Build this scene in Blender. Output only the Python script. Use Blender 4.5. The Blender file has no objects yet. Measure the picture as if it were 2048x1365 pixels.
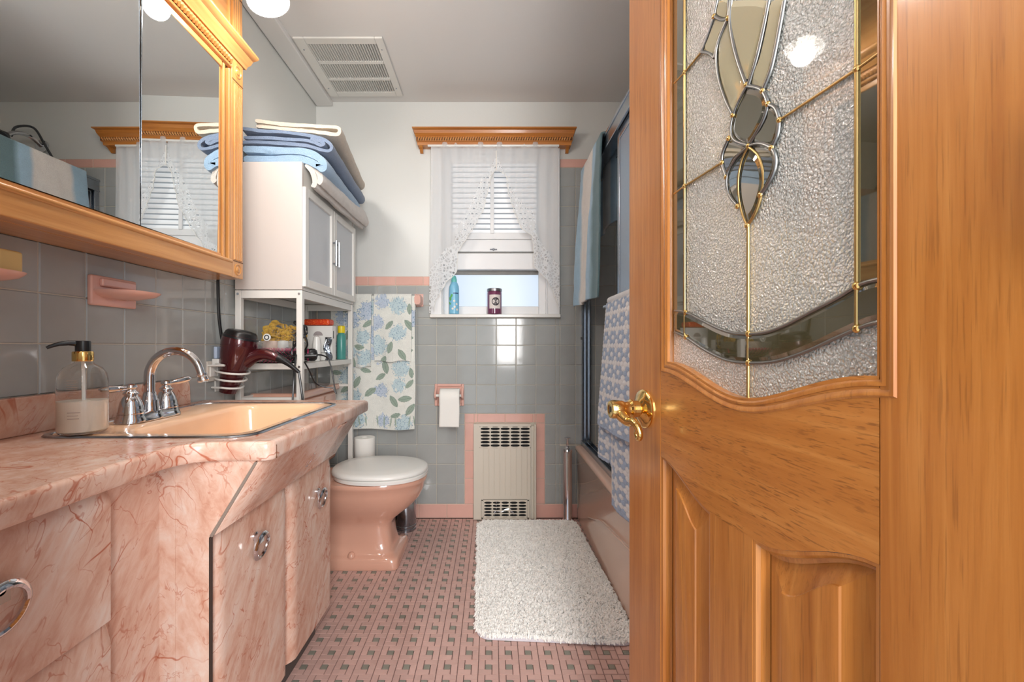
import bpy, bmesh, math, random
import numpy as np
from mathutils import Vector, Matrix, noise
random.seed(7)
sc = bpy.context.scene
COL = sc.collection
PI = math.pi
# ---------------------------------------------------------------- camera
F, CX, CY, H = 885.0, 985.0, 693.0, 0.949
cam_d = bpy.data.cameras.new('camera')
cam = bpy.data.objects.new('camera', cam_d); COL.objects.link(cam)
cam.location = (0, 0, H); cam.rotation_euler = (PI/2, 0, 0)
cam_d.sensor_width = 36; cam_d.lens = F/2048*36
cam_d.shift_x = (1024-CX)/2048; cam_d.shift_y = (CY-682.5)/2048
cam_d.clip_start = 0.02
sc.camera = cam
# ---------------------------------------------------------------- world, lights, exposure
w = bpy.data.worlds.new('world'); sc.world = w; w.use_nodes = True
bg = w.node_tree.nodes['Background']; bg.inputs[0].default_value = (.80, .90, 1, 1); bg.inputs[1].default_value = 1.0
sc.view_settings.view_transform = 'Standard'; sc.view_settings.look = 'None'
sc.view_settings.exposure = 0.48; sc.view_settings.gamma = 1; sc.view_settings.use_curve_mapping = False
def area(name, loc, target, sx, sy, power, col):
    d = bpy.data.lights.new(name, 'AREA'); d.shape = 'RECTANGLE'; d.size = sx; d.size_y = sy; d.energy = power; d.color = col
    o = bpy.data.objects.new(name, d); COL.objects.link(o); o.location = loc
    o.rotation_euler = (Vector(target)-Vector(loc)).to_track_quat('-Z', 'Y').to_euler()
    return o
area('hall_fill', (.30, -.85, 1.45), (-.1, 1.8, 1.0), .5, 1.5, 40, (1, .975, .955))  # added fill light behind the camera; no hall lamp stands there
area('window_daylight', (.015, 2.95, 1.75), (.0, 1.5, 1.0), .9, 1.2, 30, (.72, .86, 1))
LAMP_W = 4.6
# ---------------------------------------------------------------- colour / materials
def lin(c):
    c = c/255.0
    return c/12.92 if c <= .04045 else ((c+.055)/1.055)**2.4
def RGB(r, g, b): return (lin(r), lin(g), lin(b), 1)
class NT:
    def __init__(s, name):
        s.m = bpy.data.materials.new(name); s.m.use_nodes = True
        s.t = s.m.node_tree; s.p = s.t.nodes['Principled BSDF']; s.out = s.t.nodes['Material Output']
    def n(s, typ, **kw):
        nd = s.t.nodes.new(typ)
        for k, v in kw.items(): setattr(nd, k, v)
        return nd
    def l(s, a, b): s.t.links.new(a, b)
    def coord(s, scale=(1, 1, 1), rot=(0, 0, 0), kind='Object'):
        tc = s.n('ShaderNodeTexCoord'); mp = s.n('ShaderNodeMapping')
        mp.inputs['Scale'].default_value = scale; mp.inputs['Rotation'].default_value = rot
        s.l(tc.outputs[kind], mp.inputs[0]); return mp.outputs[0]
    def noise(s, vec, scale=5, detail=4, rough=.5, dist=0):
        nd = s.n('ShaderNodeTexNoise'); s.l(vec, nd.inputs['Vector'])
        nd.inputs['Scale'].default_value = scale; nd.inputs['Detail'].default_value = detail
        nd.inputs['Roughness'].default_value = rough; nd.inputs['Distortion'].default_value = dist
        return nd.outputs['Fac']
    def math(s, op, a, b=None, c=None, clamp=False):
        nd = s.n('ShaderNodeMath', operation=op); nd.use_clamp = clamp
        for i, v in enumerate((a, b, c)):
            if v is None: continue
            if isinstance(v, (int, float)): nd.inputs[i].default_value = v
            else: s.l(v, nd.inputs[i])
        return nd.outputs[0]
    def ramp(s, fac, stops):
        nd = s.n('ShaderNodeValToRGB'); cr = nd.color_ramp
        while len(cr.elements) < len(stops): cr.elements.new(.5)
        for e, (p, c) in zip(cr.elements, stops): e.position = p; e.color = c
        s.l(fac, nd.inputs[0]); return nd.outputs[0]
    def mix(s, fac, a, b, blend='MIX'):
        nd = s.n('ShaderNodeMix', data_type='RGBA', blend_type=blend)
        for i, v in ((0, fac), (6, a), (7, b)):
            if isinstance(v, (int, float, tuple)): nd.inputs[i].default_value = v
            else: s.l(v, nd.inputs[i])
        return nd.outputs[2]
    def smooth(s, v, a, b, c=0, d=1):
        nd = s.n('ShaderNodeMapRange', interpolation_type='SMOOTHSTEP')
        s.l(v, nd.inputs[0])
        for i, x in enumerate((a, b, c, d)): nd.inputs[i+1].default_value = x
        return nd.outputs[0]
    def bump(s, h, strength=.3, dist=.002):
        nd = s.n('ShaderNodeBump'); nd.inputs['Strength'].default_value = strength; nd.inputs['Distance'].default_value = dist
        s.l(h, nd.inputs['Height']); s.l(nd.outputs[0], s.p.inputs['Normal']); return nd
    def set(s, **kw):
        for k, v in kw.items():
            k = k.replace('_', ' ')
            if isinstance(v, (int, float, tuple)): s.p.inputs[k].default_value = v
            else: s.l(v, s.p.inputs[k])
        return s
def flat(name, col, rough=.5, metal=0, **kw):
    t = NT(name); t.set(Base_Color=col, Roughness=rough, Metallic=metal, **kw); return t.m
def tinted(name, col, rough, amt=.08, bump=0, coat=0, var=None):
    t = NT(name); oi = t.n('ShaderNodeObjectInfo')
    v = t.math('MULTIPLY_ADD', oi.outputs['Random'], 2*amt, 1-amt)
    nz = t.noise(t.coord(), 14, 3); v = t.math('MULTIPLY', v, t.math('MULTIPLY_ADD', nz, .16, .92))
    hsv = t.n('ShaderNodeHueSaturation'); hsv.inputs['Color'].default_value = col; t.l(v, hsv.inputs['Value'])
    t.set(Base_Color=hsv.outputs[0], Roughness=rough)
    if coat: t.set(Coat_Weight=coat, Coat_Roughness=.05)
    if bump:
        t.bump(t.noise(t.coord(kind='Object'), 22, 2), bump, .002)
    return t.m
M = {}
M['plaster'] = None
def plaster(name, col, rough):
    t = NT(name); c = t.coord()
    n1 = t.noise(c, 2.5, 3); t.set(Base_Color=t.mix(t.math('MULTIPLY', n1, .25), col, tuple(x*.93 for x in col[:3])+(1,)), Roughness=rough)
    t.bump(t.noise(c, 90, 4), .12, .002); return t.m
M['plaster'] = plaster('white_paint', RGB(219, 220, 216), .35)
M['ceiling'] = plaster('ceiling_paint', RGB(226, 224, 221), .6)
M['tile'] = tinted('grey_tile_glaze', RGB(167, 170, 168), .09, .035, .10)
M['pink_tile'] = tinted('pink_tile_glaze', RGB(226, 178, 164), .12, .03, .10)
M['grout'] = flat('cream_grout', RGB(206, 198, 182), .8)
M['floor_grout'] = flat('dark_grout', RGB(112, 88, 82), .8)
M['mos_pink'] = tinted('pink_mosaic', RGB(204, 168, 158), .28, .06, .0)
M['mos_grey'] = tinted('grey_mosaic', RGB(138, 136, 124), .28, .08, .0)
M['white_metal'] = flat('white_enamel', RGB(226, 224, 218), .35)
M['white'] = flat('white_gloss', RGB(232, 231, 226), .25)
M['sash'] = flat('white_sash_paint', RGB(232, 232, 232), .4)
M['chrome'] = flat('chrome', RGB(215, 215, 218), .07, 1)
M['alu'] = flat('brushed_aluminium', RGB(170, 176, 184), .22, 1)
M['brass'] = flat('polished_brass', RGB(226, 190, 118), .12, 1)
M['brass_dull'] = flat('brass_came', RGB(190, 160, 105), .3, 1)
M['lead'] = flat('lead_came', RGB(140, 140, 138), .32, 1)
M['porc_pink'] = flat('pink_porcelain', RGB(214, 164, 142), .1, 0, Coat_Weight=.5)
M['tub_pink'] = flat('tub_enamel', RGB(224, 188, 168), .12, 0, Coat_Weight=.5)
M['basin'] = flat('peach_basin_enamel', RGB(240, 196, 158), .12, 0, Coat_Weight=.4)
M['black'] = flat('black_plastic', RGB(24, 24, 26), .3)
M['dark'] = flat('dark_void', RGB(22, 24, 26), .7)
M['toe'] = flat('grey_toe_kick', RGB(88, 82, 78), .5)
M['mirror'] = flat('mirror_silver', RGB(232, 236, 236), .0, 1)
M['clear'] = flat('clear_plastic', (1, 1, 1, 1), .04, 0, Transmission_Weight=1.0, IOR=1.3)
M['soap'] = flat('milky_soap', RGB(238, 228, 214), .35)
M['paper'] = flat('tissue_paper', RGB(240, 238, 232), .9)
def marble():
    t = NT('pink_marble_laminate')
    def mp(v, **kw):
        nd = t.n('ShaderNodeMapping'); t.l(v, nd.inputs[0])
        for k, x in kw.items(): nd.inputs[k].default_value = x
        return nd.outputs[0]
    c0 = t.coord(); cr = mp(t.coord(rot=(.62, .25, .35)), Scale=(1, 1, .28))
    base = t.noise(cr, 9, 7, .6, .8); fine = t.noise(cr, 46, 6, .65, .6); big = t.noise(c0, 4.5, 4, .55, 1.0)
    v = t.math('ADD', t.math('MULTIPLY', fine, .34), t.math('ADD', t.math('MULTIPLY', base, .40), t.math('MULTIPLY', big, .26)))
    colr = t.ramp(v, [(.37, RGB(192, 140, 118)), (.46, RGB(208, 165, 144)), (.53, RGB(218, 184, 166)), (.62, RGB(224, 206, 194))])
    for vec, sc_, dist, wd, br, st in ((cr, 5.0, .5, .0060, 6, .85), (cr, 13, .5, .0085, 9, .65), (c0, 5.5, .35, .0055, 7, .85), (c0, 12, .4, .007, 8, .6), (cr, 30, .6, .014, 14, .45)):
        f = t.noise(vec, sc_, 3.5, .5, dist)
        am = t.math('ABSOLUTE', t.math('SUBTRACT', f, .5))
        mk = t.smooth(am, wd*.2, wd, 1, 0)
        brk = t.smooth(t.noise(c0, br, 2), .46, .60)
        colr = t.mix(t.math('MULTIPLY', t.math('MULTIPLY', mk, brk), st), colr, RGB(176, 92, 62))
    t.set(Base_Color=colr, Roughness=.22); t.p.inputs['Specular IOR Level'].default_value = .5
    return t.m
M['marble'] = marble()
def wood(name, light, mid, dark, scale, pores, rough=.3, coat=.4, porecol=None, bump=.12, amt=.45):
    t = NT(name)
    n1 = t.noise(t.coord(scale), 1.0, 6, .62, .5)
    colr = t.ramp(n1, [(.3, dark), (.5, mid), (.7, light)])
    if pores:
        n2 = t.noise(t.coord(pores), 1.0, 2, .5); n3 = t.noise(t.coord(tuple(x*.12 for x in pores)), 1.0, 2)
        mk = t.math('MULTIPLY', t.smooth(n2, .34, .46, 1, 0), t.smooth(n3, .40, .60, .35, 1))
        colr = t.mix(t.math('MULTIPLY', mk, amt), colr, porecol or dark)
        t.bump(n2, bump, .0005)
    t.set(Base_Color=colr, Roughness=rough, Coat_Weight=coat, Coat_Roughness=.12)
    return t.m
OL, OM, OD, OP = RGB(186, 124, 60), RGB(172, 108, 46), RGB(156, 92, 34), RGB(100, 56, 20)
M['oak_v'] = wood('oak_vertical', OL, OM, OD, (60, 60, 2.2), (520, 520, 16), porecol=OP, amt=.34)
M['oak_h'] = wood('oak_horizontal', OL, OM, OD, (3, 60, 60), (60, 560, 560), porecol=OP, amt=.62)
HL, HM, HD = RGB(222, 162, 98), RGB(208, 146, 82), RGB(188, 122, 62)
M['maple_v'] = wood('honey_wood_vertical', HL, HM, HD, (50, 50, 2), (300, 300, 8), .3, .5, amt=.16)
M['maple_y'] = wood('honey_wood_along', HL, HM, HD, (50, 2, 50), (300, 8, 300), .3, .5, amt=.16)
M['maple_x'] = wood('honey_wood_across', RGB(206, 138, 66), RGB(190, 120, 50), RGB(166, 98, 38), (2, 50, 50), (8, 300, 300), .35, .4, amt=.16)
M['maple_dark'] = flat('wood_shadow_line', RGB(96, 58, 30), .6)  # dark brown for painted shade in gaps and recesses, also a seam
def terry(name, col=None, attr=None, bump=.9, sc_=420):
    t = NT(name); c = t.coord()
    if attr:
        a = t.n('ShaderNodeAttribute', attribute_name=attr); src = a.outputs['Color']
    else: src = col
    n1 = t.noise(c, sc_, 2); n0 = t.noise(c, 30, 3)
    f = t.math('MULTIPLY_ADD', n1, .5, .72); f = t.math('MULTIPLY', f, t.math('MULTIPLY_ADD', n0, .2, .9))
    h = t.n('ShaderNodeHueSaturation'); t.l(f, h.inputs['Value'])
    if attr: t.l(src, h.inputs['Color'])
    else: h.inputs['Color'].default_value = src
    t.set(Base_Color=h.outputs[0], Roughness=.95, Sheen_Weight=.3); t.p.inputs['Specular IOR Level'].default_value = .15
    t.bump(n1, bump, .0025); return t.m
M['terry_beige'] = terry('beige_terry', RGB(208, 195, 177))
M['terry_navy'] = terry('slate_blue_terry', RGB(122, 138, 162))
M['terry_blue'] = terry('pale_blue_terry', RGB(150, 178, 204))
M['terry_white'] = terry('ivory_terry', RGB(212, 205, 198))
M['terry_grey'] = terry('grey_terry', RGB(150, 148, 144))
M['terry_col'] = terry('patterned_terry', attr='Col')
M['print_col'] = terry('printed_cotton_terry', attr='Col', bump=.4)
M['rug'] = terry('ivory_pile', RGB(250, 248, 243), bump=.1)
# ---------------------------------------------------------------- mesh builder
class MB:
    def __init__(s): s.v = []; s.f = []; s.mi = []; s.cur = 0
    def add(s, vs, fs):
        o = len(s.v); s.v += [tuple(v) for v in vs]
        s.f += [tuple(i+o for i in f) for f in fs]; s.mi += [s.cur]*len(fs); return s
    def box(s, x0, x1, y0, y1, z0, z1):
        vs = [(x, y, z) for x in (x0, x1) for y in (y0, y1) for z in (z0, z1)]
        return s.add(vs, [(0, 1, 3, 2), (4, 6, 7, 5), (0, 4, 5, 1), (2, 3, 7, 6), (0, 2, 6, 4), (1, 5, 7, 3)])
    def tube(s, pts, r, n=8, cap=True, closed=False, flat=1.0):
        pts = [Vector(p) for p in pts]; N = len(pts); rr = r if isinstance(r, (list, tuple)) else [r]*N
        up = None; vs = []
        for i, p in enumerate(pts):
            a = pts[(i-1) % N] if (closed or i > 0) else p; b = pts[(i+1) % N] if (closed or i < N-1) else p
            t = (b-a).normalized() if (b-a).length > 1e-9 else Vector((0, 0, 1))
            if up is None:
                up = t.orthogonal().normalized()
            up = (up-t*up.dot(t)); up = up.normalized() if up.length > 1e-6 else t.orthogonal().normalized()
            sd = t.cross(up)
            for k in range(n):
                an = 2*PI*k/n; vs.append(p+up*math.cos(an)*rr[i]+sd*math.sin(an)*rr[i]*flat)
        fs = []
        for i in range(N if closed else N-1):
            j = (i+1) % N
            for k in range(n):
                k2 = (k+1) % n; fs.append((i*n+k, i*n+k2, j*n+k2, j*n+k))
        if cap and not closed:
            fs.append(tuple(range(n))[::-1]); fs.append(tuple((N-1)*n+k for k in range(n)))
        return s.add(vs, fs)
    def lathe(s, prof, loc=(0, 0, 0), axis='Z', n=24, cap=True, rmod=None):
        vs = []
        for (r, h) in prof:
            for k in range(n):
                a = 2*PI*k/n; q = r*(rmod(a) if rmod else 1); c, d = q*math.cos(a), q*math.sin(a)
                if axis == 'Z': v = (c, d, h)
                elif axis == 'X': v = (h, c, d)
                else: v = (d, h, c)
                vs.append(tuple(v[i]+loc[i] for i in range(3)))
        fs = []
        for i in range(len(prof)-1):
            for k in range(n):
                k2 = (k+1) % n; fs.append((i*n+k, i*n+k2, (i+1)*n+k2, (i+1)*n+k))
        if cap:
            fs.append(tuple(range(n))[::-1]); fs.append(tuple((len(prof)-1)*n+k for k in range(n)))
        return s.add(vs, fs)
    def prism(s, poly, a, b, plane='XZ'):
        def q(p, h): return {'XZ': (p[0], h, p[1]), 'XY': (p[0], p[1], h), 'YZ': (h, p[0], p[1])}[plane]
        n = len(poly); vs = [q(p, a) for p in poly]+[q(p, b) for p in poly]
        return s.add(vs, [tuple(range(n)), tuple(range(2*n-1, n-1, -1))]+[(i, i+n, (i+1) % n+n, (i+1) % n) for i in range(n)])
    def grid(s, fn, nu, nv):
        vs = [fn(i/(nu-1), j/(nv-1)) for j in range(nv) for i in range(nu)]
        return s.add(vs, [(j*nu+i, j*nu+i+1, (j+1)*nu+i+1, (j+1)*nu+i) for j in range(nv-1) for i in range(nu-1)])
    def loft(s, rings, capa=True, capb=True):
        n = len(rings[0]); vs = [p for r in rings for p in r]; fs = []
        for i in range(len(rings)-1):
            for k in range(n):
                k2 = (k+1) % n; fs.append((i*n+k, i*n+k2, (i+1)*n+k2, (i+1)*n+k))
        if capa: fs.append(tuple(range(n))[::-1])
        if capb: fs.append(tuple((len(rings)-1)*n+k for k in range(n)))
        return s.add(vs, fs)
    def ball(s, c, r, n=12, sz=(1, 1, 1)):
        pr = [(max(math.sin(PI*i/8), 1e-4)*r, -math.cos(PI*i/8)*r) for i in range(9)]
        m = MB().lathe(pr, n=n); return s.add([(c[0]+v[0]*sz[0], c[1]+v[1]*sz[1], c[2]+v[2]*sz[2]) for v in m.v], m.f)
    def build(s, name, mat, parent=None, smooth=False, bevel=0, seg=2, fix=True, solid=0, sub=0, wn=False):
        me = bpy.data.meshes.new(name)
        off = Vector((0, 0, 0))
        if parent is not None:
            off = parent_off(parent)
        me.from_pydata([tuple(Vector(v)-off) for v in s.v], [], s.f); me.update()
        mats = mat if isinstance(mat, list) else [mat]
        for m_ in mats: me.materials.append(m_)
        if len(mats) > 1: me.polygons.foreach_set('material_index', s.mi)
        if fix:
            b = bmesh.new(); b.from_mesh(me); bmesh.ops.recalc_face_normals(b, faces=b.faces); b.to_mesh(me); b.free()
        if smooth:
            me.shade_smooth(); me.set_sharp_from_angle(angle=math.radians(smooth if smooth is not True else 40))
        o = bpy.data.objects.new(name, me); COL.objects.link(o)
        if parent is not None: o.parent = parent
        if solid:
            sm = o.modifiers.new('solid', 'SOLIDIFY'); sm.thickness = solid; sm.offset = 0
        if bevel:
            bm_ = o.modifiers.new('bevel', 'BEVEL'); bm_.width = bevel; bm_.segments = seg; bm_.limit_method = 'ANGLE'; bm_.angle_limit = .6
            if not smooth: me.shade_smooth(); 
            bm_.harden_normals = True
        if sub:
            sb = o.modifiers.new('sub', 'SUBSURF'); sb.levels = sub; sb.render_levels = sub
        return o
def parent_off(p):
    off = Vector((0, 0, 0))
    while p is not None: off += p.location; p = p.parent
    return off
def thing(name, label, cat, loc=(0, 0, 0), group=None):
    o = bpy.data.objects.new(name, None); COL.objects.link(o); o.empty_display_size = .05
    o.location = loc; o['label'] = label; o['category'] = cat
    if group: o['group'] = group
    return o
def tag(o, label, cat, group=None):
    o['label'] = label; o['category'] = cat
    if group: o['group'] = group
    return o
def struct(o): o['kind'] = 'structure'; return o
def stuff(o): o['kind'] = 'stuff'; return o
def P(px, py, Y): return Vector(((px-CX)*Y/F, Y, H-(py-CY)*Y/F))
def lerp(a, b, t): return a+(b-a)*t
def sm(t): t = min(1, max(0, t)); return t*t*(3-2*t)
def catmull(pts, k=6):
    pts = [Vector(p) for p in pts]
    if len(pts) < 3: return pts
    out = []
    for i in range(len(pts)-1):
        p0 = pts[max(i-1, 0)]; p1 = pts[i]; p2 = pts[i+1]; p3 = pts[min(i+2, len(pts)-1)]
        for j in range(k):
            t = j/k; out.append(.5*((2*p1)+(p2-p0)*t+(2*p0-5*p1+4*p2-p3)*t*t+(3*p1-p0-3*p2+p3)*t**3))
    out.append(pts[-1]); return out
def paint(o, cols):
    a = o.data.color_attributes.new('Col', 'FLOAT_COLOR', 'POINT')
    a.data.foreach_set('color', np.asarray(cols, dtype=np.float32).ravel())
XL, YB, ZC, YF = -.97, 2.441, 2.300, .26
XR = 1.23
# ================================================================ SHELL
WX0, WX1, WZ0, WZ1 = -.278, .304, 1.118, 2.03      # window opening
m = MB(); m.box(XL-.12, XR+.12, -.05, YB+.14, -.10, -.003); floor = struct(m.build('floor', M['floor_grout']))
m = MB(); m.box(XL-.12, XR+.12, .12, YB+.14, ZC, ZC+.10); m.box(XL, -.88, YF, YB, 2.274, ZC); ceiling = struct(m.build('ceiling', M['ceiling'], bevel=.004))
PW = .005                                          # plaster sits behind the tile faces
m = MB(); y0, y1 = YB+PW, YB+.14
m.box(XL-.12, WX0, y0, y1, 0, ZC); m.box(WX1, XR+.12, y0, y1, 0, ZC); m.box(WX0, WX1, y0, y1, 0, WZ0); m.box(WX0, WX1, y0, y1, WZ1, ZC)
wall_back = struct(m.build('wall_back', M['plaster']))
m = MB(); m.box(XL-.12, XL-PW, YF-.1, YB+PW, 0, ZC); wall_left = struct(m.build('wall_left', M['plaster']))
m = MB(); m.box(XR+PW, XR+.12, YF-.1, YB+PW, 0, ZC); wall_right = struct(m.build('wall_right', M['plaster']))
m = MB(); m.box(XL-.12, -.345, YF-.10, YF, 0, ZC); m.box(.385, XR+.12, YF-.10, YF, 0, ZC); m.box(-.345, .385, YF-.10, YF, 2.05, ZC)
wall_front = struct(m.build('wall_front', M['plaster']))
m = MB(); m.box(-.345, -.335, YF-.10, YF, 0, 2.05); m.box(.378, .385, YF-.10, YF, 0, 2.05); m.box(-.335, .378, YF-.10, YF, 2.04, 2.05)
struct(m.build('trim_1', M['oak_v'], bevel=.002))
# ---- wall tiles
PITCH = .1095; GAP = .0022
_cache = {}
def pillow(wd, ht, th=.0055, ch=.0022):
    k = (round(wd, 4), round(ht, 4), th)
    if k not in _cache:
        a, b = wd/2, ht/2
        vs = [(-a, 0, -b), (a, 0, -b), (a, 0, b), (-a, 0, b), (-a, -th*.6, -b), (a, -th*.6, -b), (a, -th*.6, b), (-a, -th*.6, b)]
        a -= ch; b -= ch; vs += [(-a, -th, -b), (a, -th, -b), (a, -th, b), (-a, -th, b)]
        fs = [(0, 1, 5, 4), (1, 2, 6, 5), (2, 3, 7, 6), (3, 0, 4, 7), (4, 5, 9, 8), (5, 6, 10, 9), (6, 7, 11, 10), (7, 4, 8, 11), (8, 9, 10, 11)]
        me = bpy.data.meshes.new('tile'); me.from_pydata(vs, [], fs); me.update(); _cache[k] = me
    return _cache[k]
def put_tile(name, wall, mat, c, wd, ht, face, rot=0):
    me = pillow(wd, ht)
    key = (id(me), mat.name)
    if key not in _cache:
        m2 = me.copy(); m2.materials.append(mat); _cache[key] = m2
    o = bpy.data.objects.new(name, _cache[key]); COL.objects.link(o); o.parent = wall
    o.location = c; o.rotation_euler = (random.uniform(-.003, .003), 0, {'back': 0, 'left': PI/2, 'right': -PI/2}[face]+random.uniform(-.003, .003))
    return o
def tiles(wall, face, u0, u1, v0, v1, pu, pv, holes=(), name='tile', mat=None, step=None, vstep=None):
    mat = mat or M['tile']; step = step or PITCH; vstep = vstep or PITCH
    iu = math.floor((u0-pu)/step); n = 0
    while pu+iu*step < u1-1e-6:
        a, b = max(u0, pu+iu*step), min(u1, pu+(iu+1)*step); iu += 1
        jv = math.floor((v0-pv)/vstep)
        while pv+jv*vstep < v1-1e-6:
            c, d = max(v0, pv+jv*vstep), min(v1, pv+(jv+1)*vstep); jv += 1
            rects = [(a, b, c, d)]
            for (h0, h1, k0, k1) in holes:
                nr = []
                for (A, B_, C_, D_) in rects:
                    if A >= h1-1e-4 or B_ <= h0+1e-4 or C_ >= k1-1e-4 or D_ <= k0+1e-4: nr.append((A, B_, C_, D_)); continue
                    if k1 < D_: nr.append((A, B_, k1, D_)); D_ = k1
                    if k0 > C_: nr.append((A, B_, C_, k0)); C_ = k0
                    if h0 > A: nr.append((A, h0, C_, D_))
                    if h1 < B_: nr.append((h1, B_, C_, D_))
                rects = nr
            for (A, B_, C_, D_) in rects:
                if B_-A < .008 or D_-C_ < .008: continue
                cu, cv, wd, ht = (A+B_)/2, (C_+D_)/2, B_-A-GAP, D_-C_-GAP
                loc = {'back': (cu, YB+PW, cv), 'left': (XL-PW, cu, cv), 'right': (XR+PW, cu, cv)}[face]
                put_tile(name, wall, mat, loc, wd, ht, face); n += 1
    return n
VR = .9545
HT = (-.1545, .2896, 0, .5767)
PU = (992.4-CX)/362.6
LW_TOP = 1.284
tiles(wall_back, 'back', XL, .372, .0775, LW_TOP, PU, VR, [HT, (-.342, .372, 1.105, 1.4), ])
tiles(wall_back, 'back', .372, XR, .40, 1.936, PU, VR)
tiles(wall_back, 'back', .372, .47, .0775, .40, PU, VR)
# pink caps, base and surround
tiles(wall_back, 'back', XL, -.342, LW_TOP, 1.335, -.535, LW_TOP, name='cap_tile', mat=M['pink_tile'], step=.152, vstep=.051)
tiles(wall_back, 'back', .372, XR, 1.936, 1.983, .372, 1.936, name='cap_tile', mat=M['pink_tile'], step=.152, vstep=.047)
tiles(wall_back, 'back', XL, -.105, .0, .0775, -.406, 0, name='base_tile', mat=M['pink_tile'], step=.1537, vstep=.0775)
tiles(wall_back, 'back', .24, .47, .0, .0775, .24, 0, name='base_tile', mat=M['pink_tile'], step=.1537, vstep=.0775)
tiles(wall_back, 'back', -.1545, -.10, .0775, .5767, -.1545, .064, name='border_tile', mat=M['pink_tile'], step=.2, vstep=.1537)
tiles(wall_back, 'back', .24, .2896, .0775, .5767, .24, .064, name='border_tile', mat=M['pink_tile'], step=.2, vstep=.1537)
tiles(wall_back, 'back', -.10, .24, .527, .5767, -.10+.017, .527, name='border_tile', mat=M['pink_tile'], step=.1537, vstep=.05)
# left wall: line at px 77.8 on the wall plane
LPU = F*.97/(CX-77.8)
tiles(wall_left, 'left', .62, YB, .0775+.6, LW_TOP, LPU, VR)
tiles(wall_left, 'left', 1.48, YB, .0775, .0775+.6, LPU, VR)
tiles(wall_left, 'left', YF, YB, LW_TOP, 1.335, YF, LW_TOP, name='cap_tile', mat=M['pink_tile'], step=.152, vstep=.051)
tiles(wall_right, 'right', .5, YB, .40, 1.936, YB, VR)
tiles(wall_right, 'right', YF, YB, 1.936, 1.983, YF, 1.936, name='cap_tile', mat=M['pink_tile'], step=.152, vstep=.047)
# grout beds a touch behind the glaze
m = MB(); m.box(XL-PW, -.342, YB+.0022, YB+.006, 0, 1.335); m.box(-.342, .372, YB+.0022, YB+.006, 0, 1.106); m.box(.372, XR, YB+.0022, YB+.006, 0, 1.983)
m.build('grout', M['grout'], wall_back)
m = MB(); m.box(XL-.006, XL-.0022, YF, YB+.002, 0, 1.335); m.build('grout', M['grout'], wall_left)
m = MB(); m.box(XR+.0022, XR+.006, YF, YB+.002, 0, 1.983); m.build('grout', M['grout'], wall_right)
# ---- mosaic floor: pinwheel modules, one grey square ringed by four pink bricks
MD = .0608; U = MD/3; FX, FY = .0187, 1.401; g = .0011
def mos(x0, x1, y0, y1):
    a, b = x0+g/2, x1-g/2; c, d = y0+g/2, y1-g/2; e = .0008
    return [(a, c, -.004), (b, c, -.004), (b, d, -.004), (a, d, -.004), (a+e, c+e, 0), (b-e, c+e, 0), (b-e, d-e, 0), (a+e, d-e, 0)]
MF = [(4, 5, 6, 7), (0, 1, 5, 4), (1, 2, 6, 5), (2, 3, 7, 6), (3, 0, 4, 7)]
kinds = [((0, 1, 1, 3), 0), ((1, 3, 2, 3), 0), ((1, 2, 1, 2), 1), ((2, 3, 0, 2), 0), ((0, 2, 0, 1), 0)]   # (x0,x1,y0,y1) with y up = away
shared = {}
for i, (r, kd) in enumerate(kinds):
    hw, hh = (r[1]-r[0])*U/2, (r[3]-r[2])*U/2
    me = bpy.data.meshes.new('mosaic'); me.from_pydata(mos(-hw, hw, -hh, hh), [], MF); me.update(); me.materials.append(M['mos_grey' if kd else 'mos_pink']); shared[i] = me
mods = []
for ix in range(-17, 9):
    for iy in range(-19, 18):
        x, y = FX+ix*MD, FY+iy*MD
        if y+MD > YB or y < YF: continue
        mods.append((x, y))
def vis(x, y):
    return y > 1.22 and -.44 < x < .40 and not (-.08 < x < .47 and y > 1.38) and (x+.02) > -.385*y/1.3
mods.sort(key=lambda q: (0 if vis(*q) else 1, q[1]))
cnt = 0; far = [MB(), MB()]
for (x, y) in mods:
    for i, (r, kd) in enumerate(kinds):
        cx, cy = x+(r[0]+r[1])*U/2, y+(r[2]+r[3])*U/2
        if cnt < 300:
            o = bpy.data.objects.new('mosaic_tile', shared[i]); COL.objects.link(o); o.parent = floor
            o.location = (cx, cy, 0); cnt += 1
        else:
            far[kd].add(mos(x+r[0]*U, x+r[1]*U, y+r[2]*U, y+r[3]*U), MF)
def mosfar(name, col, rough):
    t = NT(name); c = t.coord(); n1 = t.n('ShaderNodeTexWhiteNoise'); 
    v = t.n('ShaderNodeVectorMath', operation='SNAP'); t.l(c, v.inputs[0]); v.inputs[1].default_value = (U*2, U, 1); t.l(v.outputs[0], n1.inputs['Vector'])
    h = t.n('ShaderNodeHueSaturation'); h.inputs['Color'].default_value = col; t.l(t.math('MULTIPLY_ADD', n1.outputs['Value'], .14, .9), h.inputs['Value'])
    t.set(Base_Color=h.outputs[0], Roughness=rough); return t.m
M['mos_pink_f'] = mosfar('pink_mosaic_field', RGB(204, 168, 158), .28); M['mos_grey_f'] = mosfar('grey_mosaic_field', RGB(138, 136, 124), .28)
stuff(far[0].build('mosaic_field', M['mos_pink_f'], floor)); stuff(far[1].build('mosaic_field', M['mos_grey_f'], floor))
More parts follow.
